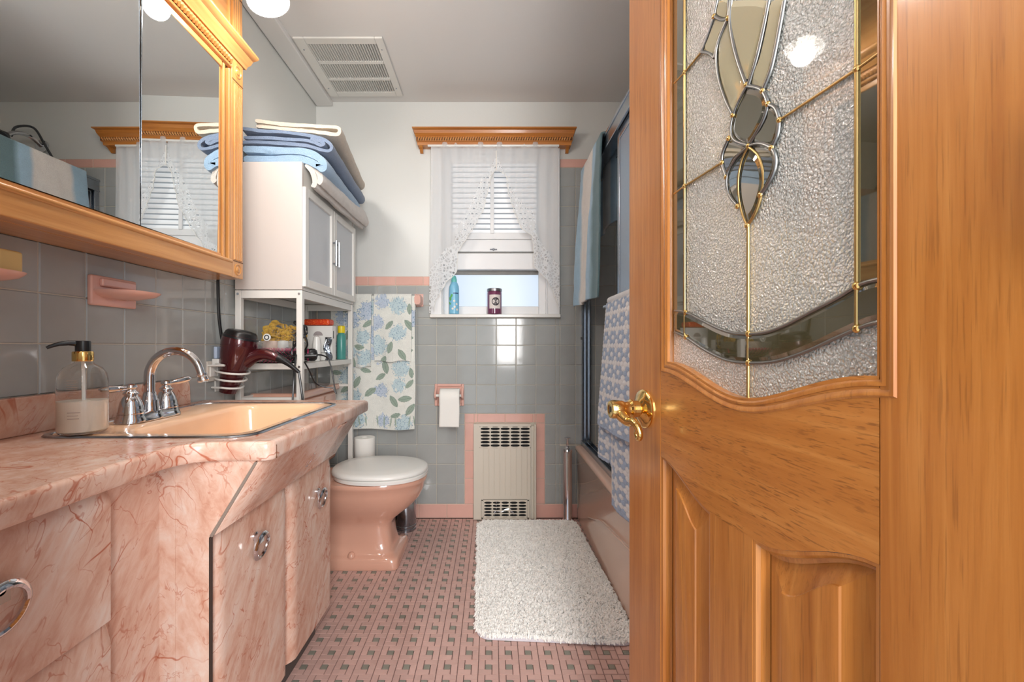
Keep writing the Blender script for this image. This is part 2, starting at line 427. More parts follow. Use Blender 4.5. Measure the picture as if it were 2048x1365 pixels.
# ================================================================ WINDOW
win = bpy.data.objects.new('window_1', None); COL.objects.link(win); win.location = (.013, YB, WZ0); win['kind'] = 'structure'
m = MB()
for (a, b, c, d) in ((WX0, WX0+.045, WZ0, WZ1), (WX1-.045, WX1, WZ0, WZ1), (WX0+.045, WX1-.045, WZ1-.05, WZ1), (WX0+.045, WX1-.045, WZ0, WZ0+.055)):
    m.box(a, b, YB+.04, YB+.09, c, d)
m.box(WX0, WX0+.008, YB, YB+.04, WZ0, WZ1); m.box(WX1-.008, WX1, YB, YB+.04, WZ0, WZ1); m.box(WX0+.008, WX1-.008, YB, YB+.04, WZ1-.008, WZ1)
m.build('window_frame', M['sash'], win, bevel=.003)
m = MB()
for (a, b, c, d) in ((WX0-.062, WX0, WZ0-.005, WZ1+.06), (WX1, WX1+.066, WZ0-.005, WZ1+.06), (WX0, WX1, WZ1, WZ1+.06)):
    m.box(a, b, YB-.012, YB+.004, c, d)
m.build('window_casing', M['sash'], win, bevel=.003)
def glass_pane(name, col, e):
    t = NT(name); n1 = t.noise(t.coord(), 3, 2)
    c = t.mix(n1, col, tuple(x*.86 for x in col[:3])+(1,)); t.set(Base_Color=(.1, .1, .1, 1), Roughness=.3, Emission_Color=c, Emission_Strength=e)
    return t.m
M['pane_low'] = glass_pane('frosted_lit_pane', RGB(204, 221, 240), .72)
M['pane_up'] = glass_pane('lit_pane', RGB(120, 124, 128), 1.0)
x0, x1 = WX0+.045, WX1-.045
def zz(py): return H-(py-CY)*(YB+.05)/F
m = MB(); m.box(x0, x1, YB+.072, YB+.076, WZ0+.05, zz(548)); m.build('window_pane', M['pane_low'], win)
m = MB(); m.box(x0, x1, YB+.082, YB+.086, zz(470), WZ1-.04); m.build('window_pane', M['pane_up'], win)
m = MB(); m.box(x0, x1, YB+.045, YB+.07, zz(479), zz(466)); m.build('meeting_rail', M['sash'], win, bevel=.003)
m = MB(); m.box(x0, x1, YB+.03, YB+.075, zz(541), zz(508)); m.box(x0, x1, YB+.05, YB+.085, zz(504), zz(479)); m.build('lower_sash_rail', M['sash'], win, bevel=.006)
m = MB(); m.box(x0, x1, YB+.062, YB+.078, zz(508), zz(504)); m.box(x0, x1, YB+.062, YB+.080, zz(549), zz(541)); m.build('sash_gap', M['terry_grey'], win)
m = MB(); m.ball((P(987, 499, YB+.045)), .007); m.tube([P(980, 499, YB+.046), P(994, 499, YB+.046)], .003); m.build('sash_lift', M['alu'], win, smooth=True)
nb = 15
t_ = NT('louvre_daylight_glow'); t_.set(Base_Color=RGB(240, 240, 240), Roughness=.4, Emission_Color=RGB(236, 240, 246), Emission_Strength=.16); M['slat'] = t_.m  # faint glow put into the slats for daylight coming through them
for i in range(nb):
    py = lerp(463, 318, i/(nb-1)); m = MB(); z = zz(py)+.001
    m.add([(x0+.01, YB+.050, z-.0125), (x1-.01, YB+.050, z-.0125), (x1-.01, YB+.066, z+.0125), (x0+.01, YB+.066, z+.0125),
           (x0+.01, YB+.051, z-.0138), (x1-.01, YB+.051, z-.0138), (x1-.01, YB+.067, z+.0112), (x0+.01, YB+.067, z+.0112)],
          [(0, 1, 2, 3), (7, 6, 5, 4), (0, 4, 5, 1), (1, 5, 6, 2), (2, 6, 7, 3), (3, 7, 4, 0)])
    m.build('louvre', M['slat'], win)
m = MB(); m.box(-.012, .008, YB+.036, YB+.046, zz(468), WZ1-.05); m.build('louvre_bar', M['sash'], win, bevel=.002)
m = MB(); m.prism([(-.343, YB-.028), (.373, YB-.028), (.373, YB+.05), (-.343, YB+.05)], 1.106, 1.125, 'XY'); m.build('window_sill', M['white'], win, bevel=.004)
# ---------------------------------------------------------------- window cornice with rope moulding
cor = thing('window_cornice', 'honey wood cornice shelf with a rope moulding, mounted on the wall above the lace curtain', 'cornice', (.01, YB, 2.05))
def cornice_prof(t):   # (out, z) crown section
    return [(0, 2.038), (.050, 2.038), (.052, 2.052), (.062, 2.056), (.064, 2.076), (.078, 2.090), (.084, 2.104), (.10, 2.108), (.10, 2.113), (0, 2.113)]
pr = cornice_prof(0); xa, xb = -.385, .405
m = MB(); rings = []
for (o, z) in pr: rings.append([(xa-o*.42, YB+.004, z), (xa-o*.42, YB+.004-o-.002, z), (xb+o*.42, YB+.004-o-.002, z), (xb+o*.42, YB+.004, z)])
m.loft(rings); m.build('crown', M['maple_x'], cor)
m = MB()
for s_, xx in ((-1, xa-.004), (1, xb+.004)):
    m.prism([(YB-.048, 2.042), (YB+.002, 2.042), (YB+.002, 2.012), (YB-.006, 2.012)], xx-.008, xx+.008, 'YZ')
m.build('return_bracket', M['maple_x'], cor)
m = MB()
for i in range(62):
    x = lerp(xa-.018, xb+.018, (i+.5)/62); m.tube([(x-.004, YB-.061, 2.0575), (x, YB-.067, 2.066), (x+.004, YB-.061, 2.0745)], [.003, .0052, .003], 6)
b_ = m.build('rope_moulding', M['maple_y'], cor, smooth=True); stuff(b_)
m = MB(); m.box(xa-.024, xb+.024, YB-.0620, YB-.058, 2.0575, 2.0745); m.build('rope_shade_strip', M['maple_dark'], cor)  # dark strip proud of the crown, painting shade behind the rope
# ---------------------------------------------------------------- lace curtain (sheer cloth with an openwork border)
def lace_mat():
    t = NT('lace_curtain_cloth'); a = t.n('ShaderNodeAttribute', attribute_name='Col')
    sep = t.n('ShaderNodeSeparateColor'); t.l(a.outputs['Color'], sep.inputs[0])
    c = t.coord(kind='Object')
    vor = t.n('ShaderNodeTexVoronoi', feature='DISTANCE_TO_EDGE'); t.l(c, vor.inputs['Vector']); vor.inputs['Scale'].default_value = 62
    hole = t.smooth(vor.outputs['Distance'], .16, .22)
    v2 = t.n('ShaderNodeTexVoronoi'); t.l(c, v2.inputs['Vector']); v2.inputs['Scale'].default_value = 26
    flower = t.smooth(v2.outputs['Distance'], .17, .24)
    holes = t.math('MULTIPLY', t.math('MULTIPLY', hole, flower), sep.outputs[0])
    sheer = t.math('MULTIPLY', t.math('SUBTRACT', 1.0, sep.outputs[0]), .40)
    al = t.math('SUBTRACT', 1.0, t.math('ADD', t.math('MULTIPLY', holes, .9), sheer), clamp=True)
    t.set(Base_Color=RGB(238, 240, 241), Roughness=.9, Alpha=al)
    tr = t.n('ShaderNodeBsdfTranslucent'); tr.inputs[0].default_value = RGB(240, 240, 240)
    tp = t.n('ShaderNodeBsdfTransparent'); ms = t.n('ShaderNodeMixShader'); ms2 = t.n('ShaderNodeMixShader')
    t.l(al, ms2.inputs[0]); t.l(tp.outputs[0], ms2.inputs[1]); t.l(tr.outputs[0], ms2.inputs[2])
    ms.inputs[0].default_value = .35; t.l(t.p.outputs[0], ms.inputs[1]); t.l(ms2.outputs[0], ms.inputs[2]); t.l(ms.outputs[0], t.out.inputs[0])
    return t.m
M['lace'] = lace_mat()
YC = YB-.045; SC = YC/F
cur = thing('lace_curtain', 'sheer white curtain with an openwork lace edge parted in an arch over the window', 'curtain', (.01, YC, 1.2))
EDGE = {-1: ([(340, 0), (350, 8), (380, 14), (400, 20), (419, 23), (435, 33), (450, 40), (479, 59), (504, 75), (545, 77), (552, 84), (565, 98), (590, 112), (617, 126), (628, 131)],
             [(314, 1), (347, 15), (362, 30), (397, 46), (435, 62), (457, 81), (488, 81), (498, 100), (520, 118), (538, 131), (640, 150)]),
        1: ([(340, 0), (350, 18), (385, 22), (420, 33), (457, 48), (472, 69), (497, 73), (532, 73), (545, 84), (557, 97), (580, 110), (611, 122), (628, 128)],
            [(314, 1), (347, 18), (365, 23), (397, 45), (431, 77), (463, 79), (480, 86), (498, 99), (520, 116), (535, 129), (640, 150)])}
def tab(pts, py):
    if py <= pts[0][0]: return 0
    for (p, q) in zip(pts, pts[1:]):
        if p[0] <= py <= q[0]: return lerp(p[1], q[1], (py-p[0])/(q[0]-p[0]))
    return pts[-1][1]
def edge_x(py, sgn=-1): return tab(EDGE[sgn][0], py)+(1.8*abs(math.sin(py*.17)) if py > 352 else 0)
for sgn, side in ((-1, 'left'), (1, 'right')):
    nu, nv = 90, 220; vs, cols = [], []
    top, bot = 276, (626 if sgn < 0 else 618)
    for j in range(nv):
        py = lerp(top, bot, j/(nv-1)); e = edge_x(py, sgn)
        out = 130+ (py-top)*.012 if sgn < 0 else 124+(py-top)*.010
        e = min(e, out-1.0)
        if sgn > 0: e += .6
        for i in range(nu):
            d = lerp(e, out, i/(nu-1)); t_ = (d)/130
            px = 992+sgn*d
            fold = math.sin(t_*34+.6*math.sin(py*.02))*.0045*(1-.3*(py-top)/350)+.004*math.sin(t_*12+sgn)
            x = (px-CX)*SC; z = H-(py-CY)*SC
            vs.append((x, YC-fold, z)); bw = tab(EDGE[sgn][1], py)
            cols.append((sm((bw-d+1.5)/3.0) if py > 316 else 0, 0, 0, 1))
    m = MB(); m.add(vs, [(j*nu+i, j*nu+i+1, (j+1)*nu+i+1, (j+1)*nu+i) for j in range(nv-1) for i in range(nu-1)])
    o = m.build('curtain_panel', M['lace'], cur, smooth=80, fix=False); paint(o, cols)
    # stitched scallop cord along the edge
    pts = [((992+sgn*(min(edge_x(py, sgn), 123)+(1 if sgn > 0 else 0))-CX)*SC, YC-.006, H-(py-CY)*SC) for py in np.arange(302, bot, 2.0)]
    m = MB(); m.tube(pts, .0016, 5); m.build('scallop_edging', M['lace_cord'] if 'lace_cord' in M else M['paper'], cur, smooth=True)
m = MB(); m.tube([(-.35, YC, 2.036), (.36, YC, 2.036)], .006, 8); m.build('curtain_rod', M['white'], cur, smooth=True)
# ---- things on the sill
af = P(908, 628, YB-.002); bx, by, bz = af.x, YB+.004, 1.125
s_ = (YB)/F
t = thing('air_freshener', 'pale blue aerosol bottle with green leaf print on the left end of the window sill', 'spray can', (bx, by, bz))
m = MB(); m.lathe([(.024, 0), (.028, .003), (.028, .135), (.026, .155), (.019, .172), (.015, .178)], (bx, by, bz), n=24)
o = m.build('can', M['print_can'] if 'print_can' in M else flat('can_blue', RGB(126, 190, 220), .3), t, smooth=True)
m = MB(); m.lathe([(.0152, .176), (.0155, .190), (.012, .205), (.009, .212)], (bx, by, bz), n=18); m.box(bx-.012, bx+.004, by-.006, by+.006, bz+.198, bz+.214)
m.build('cap', flat('teal_cap', RGB(110, 196, 190), .3), t, smooth=True)
m = MB()
def wrap(cx, cy, r, poly):   # little label patch wrapped round a cylinder facing the room
    return [(cx+r*math.sin(a), cy-r*math.cos(a), z) for (a, z) in poly]
def patch(m, cx, cy, r, a0, a1, z0, z1, n=8):
    vs = []; 
    for k in range(n+1):
        a = lerp(a0, a1, k/n)
        vs += [(cx+r*math.sin(a), cy-r*math.cos(a), z0), (cx+r*math.sin(a), cy-r*math.cos(a), z1)]
    m.add(vs, [(2*k, 2*k+2, 2*k+3, 2*k+1) for k in range(n)])
def blob(m, cx, cy, r, a, z, ra, rz, n=14, rot=0):
    c = (cx+r*math.sin(a), cy-r*math.cos(a), z); vs = [c]
    for k in range(n):
        t_ = 2*PI*k/n; da = ra*math.cos(t_); dz = rz*math.sin(t_)
        da, dz = da*math.cos(rot)-dz/r*math.sin(rot)*1.0, da*r*math.sin(rot)+dz*math.cos(rot)
        vs.append((cx+r*math.sin(a+da), cy-r*math.cos(a+da), z+dz))
    m.add(vs, [(0, 1+k, 1+(k+1) % n) for k in range(n)])
for (a, dz, q, rot) in ((-.75, .085, .5, .3), (-.45, .10, .4, -.5), (-.9, .06, .35, .9)): blob(m, bx, by, .0284, a, bz+dz, q*.55, .011, rot=rot)
m.build('leaf_print', flat('leaf_green', RGB(96, 178, 96), .4), t)
m = MB(); patch(m, bx, by, .0285, -.1, 1.0, bz+.112, bz+.117); m.build('name_band', flat('navy_ink', RGB(54, 74, 120), .4), t)
m = MB()
for (a, dz) in ((.2, .04), (.6, .055), (-.2, .03), (.1, .072), (.7, .025)): blob(m, bx, by, .0285, a, bz+dz, .22, .006)
m.build('petal_print', flat('petal_white', RGB(232, 226, 214), .4), t)
cx_, cy_ = (989-CX)*s_, YB+.002; r = .0405
t = thing('jar_candle', 'purple wax candle in a lidded glass jar at the middle of the window sill', 'candle', (cx_, cy_, bz))
m = MB(); m.lathe([(r-.003, 0), (r, .003), (r, .120), (r-.004, .126)], (cx_, cy_, bz), n=28)
m.build('jar', flat('plum_wax_glass', RGB(112, 54, 84), .1, 0, Coat_Weight=.5), t, smooth=True)
m = MB(); m.lathe([(r-.003, .124), (r+.001, .126), (r+.001, .139), (r-.004, .142)], (cx_, cy_, bz), n=28); m.build('lid', flat('silver_lid', RGB(150, 146, 146), .3, 1), t, smooth=True)
m = MB(); patch(m, cx_, cy_, r+.0006, -.75, .85, bz+.030, bz+.105); m.build('label_paper', flat('candle_label', RGB(222, 214, 208), .5), t)
m = MB(); blob(m, cx_, cy_, r+.0012, .15, bz+.068, .52, .023, 24); m.build('label_badge', flat('badge_dark', RGB(54, 48, 52), .5), t)
m = MB()
for dz, w_ in ((.010, .26), (.0, .40), (-.010, .26)): patch(m, cx_, cy_, r+.0016, .15-w_, .15+w_, bz+.067+dz, bz+.069+dz)
m.tube([(cx_+(r+.0016)*math.sin(.15), cy_-(r+.0016)*math.cos(.15), bz+.05), (cx_+(r+.0016)*math.sin(.15), cy_-(r+.0016)*math.cos(.15), bz+.086)], .0008, 4)
m.build('badge_lines', flat('badge_line', RGB(150, 145, 145), .5), t)
# ================================================================ CEILING VENT
t = thing('ceiling_vent', 'white louvred return-air grille set in the ceiling', 'vent', (-.68, 2.15, ZC))
vx0, vx1, vy0, vy1 = -.872, -.48, 1.925, 2.377; zt = ZC-.001; zb = ZC-.010
m = MB(); rows = [(1.965, 2.085), (2.105, 2.215), (2.235, 2.335)]; fx0, fx1 = -.825, -.515
m.box(vx0, fx0, vy0, vy1, zb, zt); m.box(fx1, vx1, vy0, vy1, zb, zt); prev = vy0
for (a, b) in rows: m.box(fx0, fx1, prev, a, zb, zt); prev = b
m.box(fx0, fx1, prev, vy1, zb, zt); m.build('frame', M['white_metal'], t, bevel=.003)
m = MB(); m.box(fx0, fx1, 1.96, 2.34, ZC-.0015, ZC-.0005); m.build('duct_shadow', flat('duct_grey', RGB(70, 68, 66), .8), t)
m = MB()
for (a, b) in rows:
    for k in range(27):
        x = lerp(fx0+.006, fx1-.006, k/26)
        m.add([(x-.0040, a, zb), (x+.0008, a, zt-.001), (x+.0008, b, zt-.001), (x-.0040, b, zb), (x-.0012, a, zb), (x+.0024, a, zt-.001), (x+.0024, b, zt-.001), (x-.0012, b, zb)],
              [(0, 1, 2, 3), (7, 6, 5, 4), (0, 4, 5, 1), (2, 6, 7, 3), (0, 3, 7, 4), (1, 5, 6, 2)])
stuff(m.build('louvre_fins', M['white_metal'], t))
for x in (vx0+.02, vx1-.02):
    for y in (2.0, 2.30): MB().lathe([(.004, zb-.001), (.004, zb+.001)], (x, y, 0), n=8).build('screw', M['alu'], t)
# ================================================================ WALL HEATER
hx0, hx1, hz0, hz1 = -.103, .238, .004, .524; yf = YB-.032
t = thing('wall_heater', 'cream painted gas wall heater with black grilles framed by pink tiles', 'heater', (.07, YB, 0))
M['cream'] = flat('cream_enamel', RGB(214, 205, 190), .4)
tx0, tx1, tz0, tz1 = -.070, .208, .395, .512; lx0, lx1, lz0, lz1 = -.062, .200, .008, .115
m = MB()
m.box(hx0, tx0, yf, YB-.003, hz0, hz1); m.box(tx1, hx1-.03, yf, YB-.003, hz0, hz1); m.box(tx0, tx1, yf, YB-.003, tz1, hz1); m.box(tx0, tx1, yf, YB-.003, lz1, tz0); m.box(tx0, tx1, yf, YB-.003, hz0, lz0)
m.box(tx0, lx0, yf, YB-.003, lz0, lz1); m.box(lx1, tx1, yf, YB-.003, lz0, lz1); m.build('casing', M['cream'], t)
m = MB(); m.box(hx1-.03, hx1-.012, yf+.006, YB-.003, hz0, hz1-.012); m.box(hx1-.012, hx1, yf-.004, YB-.003, hz0, hz1); m.build('side_flange', M['cream'], t, bevel=.003)
m = MB(); m.box(tx0, tx1, YB-.008, YB-.004, lz0, tz1); m.build('firebox', M['dark'], t)
m = MB()
for k in range(9):
    x = lerp(-.065, .203, (k+.5)/9); m.tube([(x, yf, lz1+.02), (x, yf, tz0-.006)], .0022, 6, flat=.9)
m.build('flutes', M['cream'], t, smooth=True)
def grille(x0, x1, z0, z1, nc, nr, name, bt=.0032):
    m = MB(); cw = (x1-x0)/nc; rh = (z1-z0)/nr
    for i in range(nc+1):
        x = x0+i*cw; m.box(x-bt, x+bt, yf-.001, yf+.003, z0, z1)
    for j in range(nr+1):
        z = z0+j*rh
        for i in range(nc):      # bars that swell at each end so the slots read as long hexagons
            xa_, xb_ = x0+i*cw, x0+(i+1)*cw; mm = (xa_+xb_)/2
            m.add([(x, y, z+s*h) for (x, h) in ((xa_, .0062), (xa_+cw*.3, .0024), (xb_-cw*.3, .0024), (xb_, .0062)) for y in (yf-.0008, yf+.0028) for s in (-1, 1)],
                  [f for q in range(3) for f in ((4*q, 4*q+4, 4*q+5, 4*q+1), (4*q+2, 4*q+3, 4*q+7, 4*q+6), (4*q, 4*q+2, 4*q+6, 4*q+4), (4*q+1, 4*q+5, 4*q+7, 4*q+3))])
    return m.build(name, M['cream'], t)
grille(tx0+.003, tx1-.003, tz0+.004, tz1-.004, 5, 6, 'upper_grille'); grille(lx0+.014, lx1-.014, lz0+.012, lz1-.010, 5, 5, 'lower_grille')
m = MB()
for (a, b, c, d) in ((lx0, lx1, lz1-.008, lz1-.0025), (lx0, lx1, lz0+.001, lz0+.008), (lx0+.0015, lx0+.010, lz0, lz1), (lx1-.010, lx1-.0015, lz0, lz1)): m.box(a, b, yf-.002, yf+.003, c, d)
m.build('access_door_frame', M['cream'], t)
for z in (.485, .285): MB().lathe([(.006, -.004), (.006, .002)], (hx1-.018, yf+.004, z), 'Y', n=10).build('screw', M['cream'], t)
m = MB(); m.tube([(x, yf+.012, z) for (x, z) in ((0.0, .02), (0.02, .05), (.05, .045), (.09, .06), (.12, .03))], .009, 8); m.tube([(.02, yf+.014, .03), (.02, yf+.014, .10)], .006); m.build('burner_pipe', M['alu'], t, smooth=True)
# ================================================================ TOILET PAPER HOLDER
hx, hz = (899-CX)/362.6, H-(790-CY)/362.6
t = thing('paper_holder', 'pink ceramic toilet paper holder set in the grey tile', 'holder', (hx, YB, hz))
m = MB(); o_, i_ = .081, .066; oz = .061
for (a, b, c, d) in ((-o_, -i_, -oz, oz), (i_, o_, -oz, oz), (-i_, i_, .047, oz), (-i_, i_, -oz, -.047)): m.box(hx+a, hx+b, YB-.012, YB-.001, hz+c, hz+d)
m.build('rim', M['pink_tile'], t, bevel=.004)
m = MB(); m.box(hx-i_, hx+i_, YB-.004, YB-.001, hz-.047, hz+.047); m.build('back_plate', M['pink_tile'], t)
for s in (-1, 1):
    m = MB(); m.prism([(YB-.012, hz+.045), (YB-.012, hz-.03), (YB-.05, hz-.012), (YB-.055, hz+.004), (YB-.045, hz+.018)], hx+s*.073-.006, hx+s*.073+.006, 'YZ'); m.build('arm', M['pink_tile'], t, bevel=.003)
m = MB(); m.tube([(hx-.07, YB-.045, hz), (hx+.07, YB-.045, hz)], .008, 12); m.build('spindle', M['white'], t, smooth=True)
t = thing('toilet_roll', 'white toilet roll with a sheet hanging down in the pink ceramic holder', 'toilet paper', (hx, YB-.062, hz))
rx0, rx1 = (881-CX)*.0027, (920-CX)*.0027; rc = (YB-.062, hz-.008)
m = MB(); m.lathe([(.019, rx0+.001), (.046, rx0), (.047, rx0+.001), (.047, rx1-.001), (.046, rx1), (.019, rx1-.001)], (0, rc[0], rc[1]), 'X', n=36, cap=False); m.build('roll', M['paper'], t, smooth=True)
m = MB()
def sh(u, v):
    if v < .25: a = lerp(PI*.5, PI, v/.25); return (lerp(rx0, rx1, u), rc[0]+.0485*math.cos(a), rc[1]+.0485*math.sin(a))
    w_ = (v-.25)/.75; return (lerp(rx0, rx1, u)+.001*math.sin(w_*4), rc[0]-.0485-.002*math.sin(u*5+w_*3), lerp(rc[1], H-(855-CY)*(YB-.11)/F, w_))
m.grid(sh, 10, 30); m.build('hanging_sheet', M['paper'], t, smooth=True, solid=.0008)
# ================================================================ VANITY
XW = XL                                            # tile face of the left wall
CT = .768                                          # counter top height
van = thing('vanity_cabinet', 'pink marbled laminate vanity base with ring-handled doors and a stepped front', 'cabinet', (-.75, .9, 0))
FXW, FXN = -.53, -.628                             # fronts: wide part, narrow part
# carcass
m = MB(); m.box(XW+.004, FXN-.002, .29, .86, .10, .732); m.build('narrow_carcass', M['marble'], van)
m = MB(); m.box(XW+.004, -.553, .84, 1.470, .10, .588)
m.prism([(XW+.004, .588), (-.553, .588), (-.552, .612), (-.47, .728), (-.47, .732), (XW+.004, .732)], 1.462, 1.470, 'XZ')
m.build('wide_carcass', M['marble'], van)
m = MB(); m.prism([(-.60, .10), (-.5325, .10), (-.5325, .588), (-.4485, .728), (-.45, .733), (-.60, .733)], .838, .842, 'XZ')
m.prism([(XW+.1, .10), (-.60, .10), (-.60, .733), (XW+.1, .733)], .8365, .8405, 'XZ'); m.build('return_panel', M['marble'], van)
m = MB(); m.box(XW+.004, -.665, .29, .86, 0.0, .10); m.box(XW+.004, -.585, .86, 1.46, 0.0, .10); m.build('toe_kick', M['toe'], van)
# dark edge strips of the return panel
m = MB(); m.prism([(-.5345, .10), (-.5295, .10), (-.5295, .588), (-.5345, .588)], .834, .8375, 'XZ'); m.build('edge_strip', flat('dark_seam', RGB(58, 46, 40), .5), van)
m = MB(); m.prism([(-.5345, .590), (-.5285, .588), (-.4435, .730), (-.4495, .730)], .834, .8375, 'XZ'); m.build('edge_trim', flat('metal_edge', RGB(150, 138, 128), .35, .3), van, bevel=.001)
# sloping apron under the counter, rolled at the knee
m = MB()
def apron(u, v):
    y = lerp(.8375, 1.478, v); prof = [(-.4435, .730), (-.463, .698), (-.485, .660), (-.508, .622), (-.520, .604), (-.524, .594), (-.534, .590)]
    k = u*(len(prof)-1); i = min(int(k), len(prof)-2); f = k-i
    return (lerp(prof[i][0], prof[i+1][0], f), y, lerp(prof[i][1], prof[i+1][1], f))
m.grid(apron, 25, 6); m.build('apron_panel', M['marble'], van, smooth=True, solid=.004)
m = MB(); m.add([(-.4435, 1.478, .730), (-.463, 1.478, .698), (-.508, 1.478, .622), (-.524, 1.478, .594), (-.552, 1.478, .60), (-.55, 1.478, .733)], [(0, 1, 2, 3, 4, 5)]); m.build('apron_end', M['marble'], van)
# inset oval plug on the apron
c0 = Vector((-.497, 1.20, .640)); sl = Vector((.0415, 0, .0705)).normalized()
m = MB(); m.tube([c0+Vector((.0015, 0, 0))+Vector((0, 1, 0))*.016*math.cos(a)+sl*.022*math.sin(a) for a in [2*PI*k/24 for k in range(24)]], .0014, 6, closed=True); m.build('oval_ring', M['chrome'], van, smooth=True)
# corner bracket at the far end of the apron
m = MB()
for k, (w_, h_) in enumerate(((.0, .016), (.016, .010), (.026, .016), (.042, .008))):
    m.prism([(-.470+.0, .690), (-.450+.010, .718), (-.452, .722), (-.478, .694)], 1.30+w_, 1.30+w_+h_, 'XZ')
m.build('corner_moulding', M['marble'], van, bevel=.003)
def pillow_door(y0, y1, z0, z1, xb, name, concave=.010, roll=.030, th=.020):
    """door with softly rolled vertical edges and a rounded lower corner"""
    m = MB(); nu, nv = 25, 14
    def fn(u, v):
        y = lerp(y0, y1, u); z = lerp(z0, z1, v); d = min(y-y0, y1-y); h = sm(d/roll) if d < roll else 1
        dz = z1-z; hz = sm(dz/.012) if dz < .012 else 1
        return (xb+.003+(th-.003)*math.sqrt(max(h, 0))*max(hz, .55), y, z)
    m.grid(fn, nu, nv); n = len(m.v)
    ring = [i for i in range(nu)]+[j*nu+nu-1 for j in range(1, nv)]+[(nv-1)*nu+i for i in range(nu-2, -1, -1)]+[j*nu for j in range(nv-2, 0, -1)]
    back = [(xb, m.v[i][1], m.v[i][2]) for i in ring]; m.v += back
    L = len(ring)
    for k in range(L): m.f.append((ring[k], ring[(k+1) % L], n+(k+1) % L, n+k))
    m.f.append(tuple(n+k for k in range(L)))
    m.mi = [0]*len(m.f)
    return m.build(name, M['marble'], van, smooth=50)
def ring_handle(par, c, r=.0265):
    m = MB(); m.lathe([(.010, 0), (.010, .004), (.006, .006), (.006, .016)], (c[0]-.004, c[1], c[2]+r*.78), 'X', n=16)
    m.box(c[0], c[0]+.012, c[1]-.010, c[1]+.010, c[2]+r*.25, c[2]+r*1.0)
    m.tube([(c[0]+.012+.004*math.sin(a), c[1]+r*math.cos(a), c[2]+r*math.sin(a)) for a in [2*PI*k/36 for k in range(36)]], .0042, 8, closed=True, flat=1.4)
    m.build('ring_handle', M['chrome'], par, smooth=35)
d1 = pillow_door(.843, 1.163, .104, .586, -.552, 'door'); ring_handle(d1, (-.528, .99, .503))
d2 = pillow_door(1.170, 1.478, .104, .586, -.552, 'door'); ring_handle(d2, (-.528, 1.345, .487))
dr = pillow_door(.30, .715, .517, .722, -.628, 'drawer', roll=.016, th=.026); ring_handle(dr, (-.600, .53, .632), .030)
d3 = pillow_door(.30, .715, .104, .513, -.628, 'door', roll=.016, th=.026)
# ---- countertop
ctp = thing('countertop', 'pink marbled laminate countertop with an S-curved step and rounded nose', 'countertop', (-.75, .9, .733))
def arc(cx, cy, r, a0, a1, n=8): return [(cx+r*math.cos(lerp(a0, a1, k/n)), cy+r*math.sin(lerp(a0, a1, k/n))) for k in range(n+1)]
front = [(-.574, .29), (-.574, .55), (-.574, .68)]+[(p.x, p.y) for p in catmull([(-.574, .68, 0), (-.575, .745, 0), (-.571, .785, 0), (-.553, .815, 0), (-.520, .829, 0), (-.49, .831, 0)], 5)][1:]+[(-.447, .831), (-.427, .833), (-.416, .842), (-.415, .853), (-.415, 1.2), (-.415, 1.475), (-.425, 1.490)]
nf = len(front)
sx0, sx1, sy0, sy1 = -.918, -.478, .868, 1.402; cr = .055
def rrect(x0, x1, y0, y1, r, n=8):
    o = []
    for (cx, cy, a) in ((x1-r, y0+r, -PI/2), (x1-r, y1-r, 0), (x0+r, y1-r, PI/2), (x0+r, y0+r, PI)): o += arc(cx, cy, r, a, a+PI/2, n)
    return o
hole = rrect(sx0+.012, sx1-.012, sy0+.012, sy1-.012, cr-.008)
# top surface with hole via bmesh triangle fill
def fill2d(outer, inner, z):
    b = bmesh.new(); es = []
    for lp in (outer, inner):
        vs = [b.verts.new((x, y, z)) for (x, y) in lp]
        es += [b.edges.new((vs[i], vs[(i+1) % len(vs)])) for i in range(len(vs))]
    bmesh.ops.triangle_fill(b, use_beauty=True, edges=es)
    b.verts.index_update(); vs = [tuple(v.co) for v in b.verts]; fs = [tuple(v.index for v in f.verts) for f in b.faces]; b.free(); return vs, fs
back_pts = [(-.60, 1.490), (XW+.002, 1.490), (XW+.002, .29)]
def inset(pts, d):   # pull the front points inward along their normals
    out = []
    for i, (x, y) in enumerate(pts):
        a = pts[max(i-1, 0)]; b = pts[min(i+1, len(pts)-1)]; tx, ty = b[0]-a[0], b[1]-a[1]; L = math.hypot(tx, ty) or 1
        out.append((x-ty/L*d, y+tx/L*d))
    return out
loops = [(.010, CT), (.006, CT-.0008), (.0025, CT-.003), (.0006, CT-.007), (0, CT-.012), (0, CT-.028), (.001, CT-.032), (.003, CT-.035), (.05, CT-.035)]
m = MB(); vs, fs = fill2d(inset(front, .010)+back_pts, hole, CT); m.add(vs, fs)
rows_ = [[(x, y, z) for (x, y) in inset(front, d)] for (d, z) in loops]
base = len(m.v)
for r_ in rows_: m.v += r_
for i in range(len(rows_)-1):
    for k in range(nf-1):
        m.f.append((base+i*nf+k, base+i*nf+k+1, base+(i+1)*nf+k+1, base+(i+1)*nf+k)); m.mi.append(0)
m.prism([(-.62, CT-.034), (-.43, CT-.034), (-.43, CT-.0005), (-.62, CT-.0005)], 1.4895, 1.490, 'XZ')
m.mi = [0]*len(m.f)
m.build('slab', M['marble'], ctp, smooth=50)
m = MB(); m.tube([(-.415-.0003, .8505, z) for z in (CT-.008, CT-.034)], .0009, 5); m.build('mitre_seam', M['maple_dark'], ctp)
# backsplash with a rounded far corner
m = MB(); bs = [(.29, CT), (1.395, CT), (1.392, CT+.052)]+[(1.392-.022+.022*math.cos(a), CT+.052+.026*math.sin(a)) for a in (.3, .7, 1.1, 1.57)]+[(.29, CT+.078)]
m.prism(bs, XW+.0015, XW+.020, 'YZ'); m.build('backsplash', M['marble'], ctp, bevel=.003)
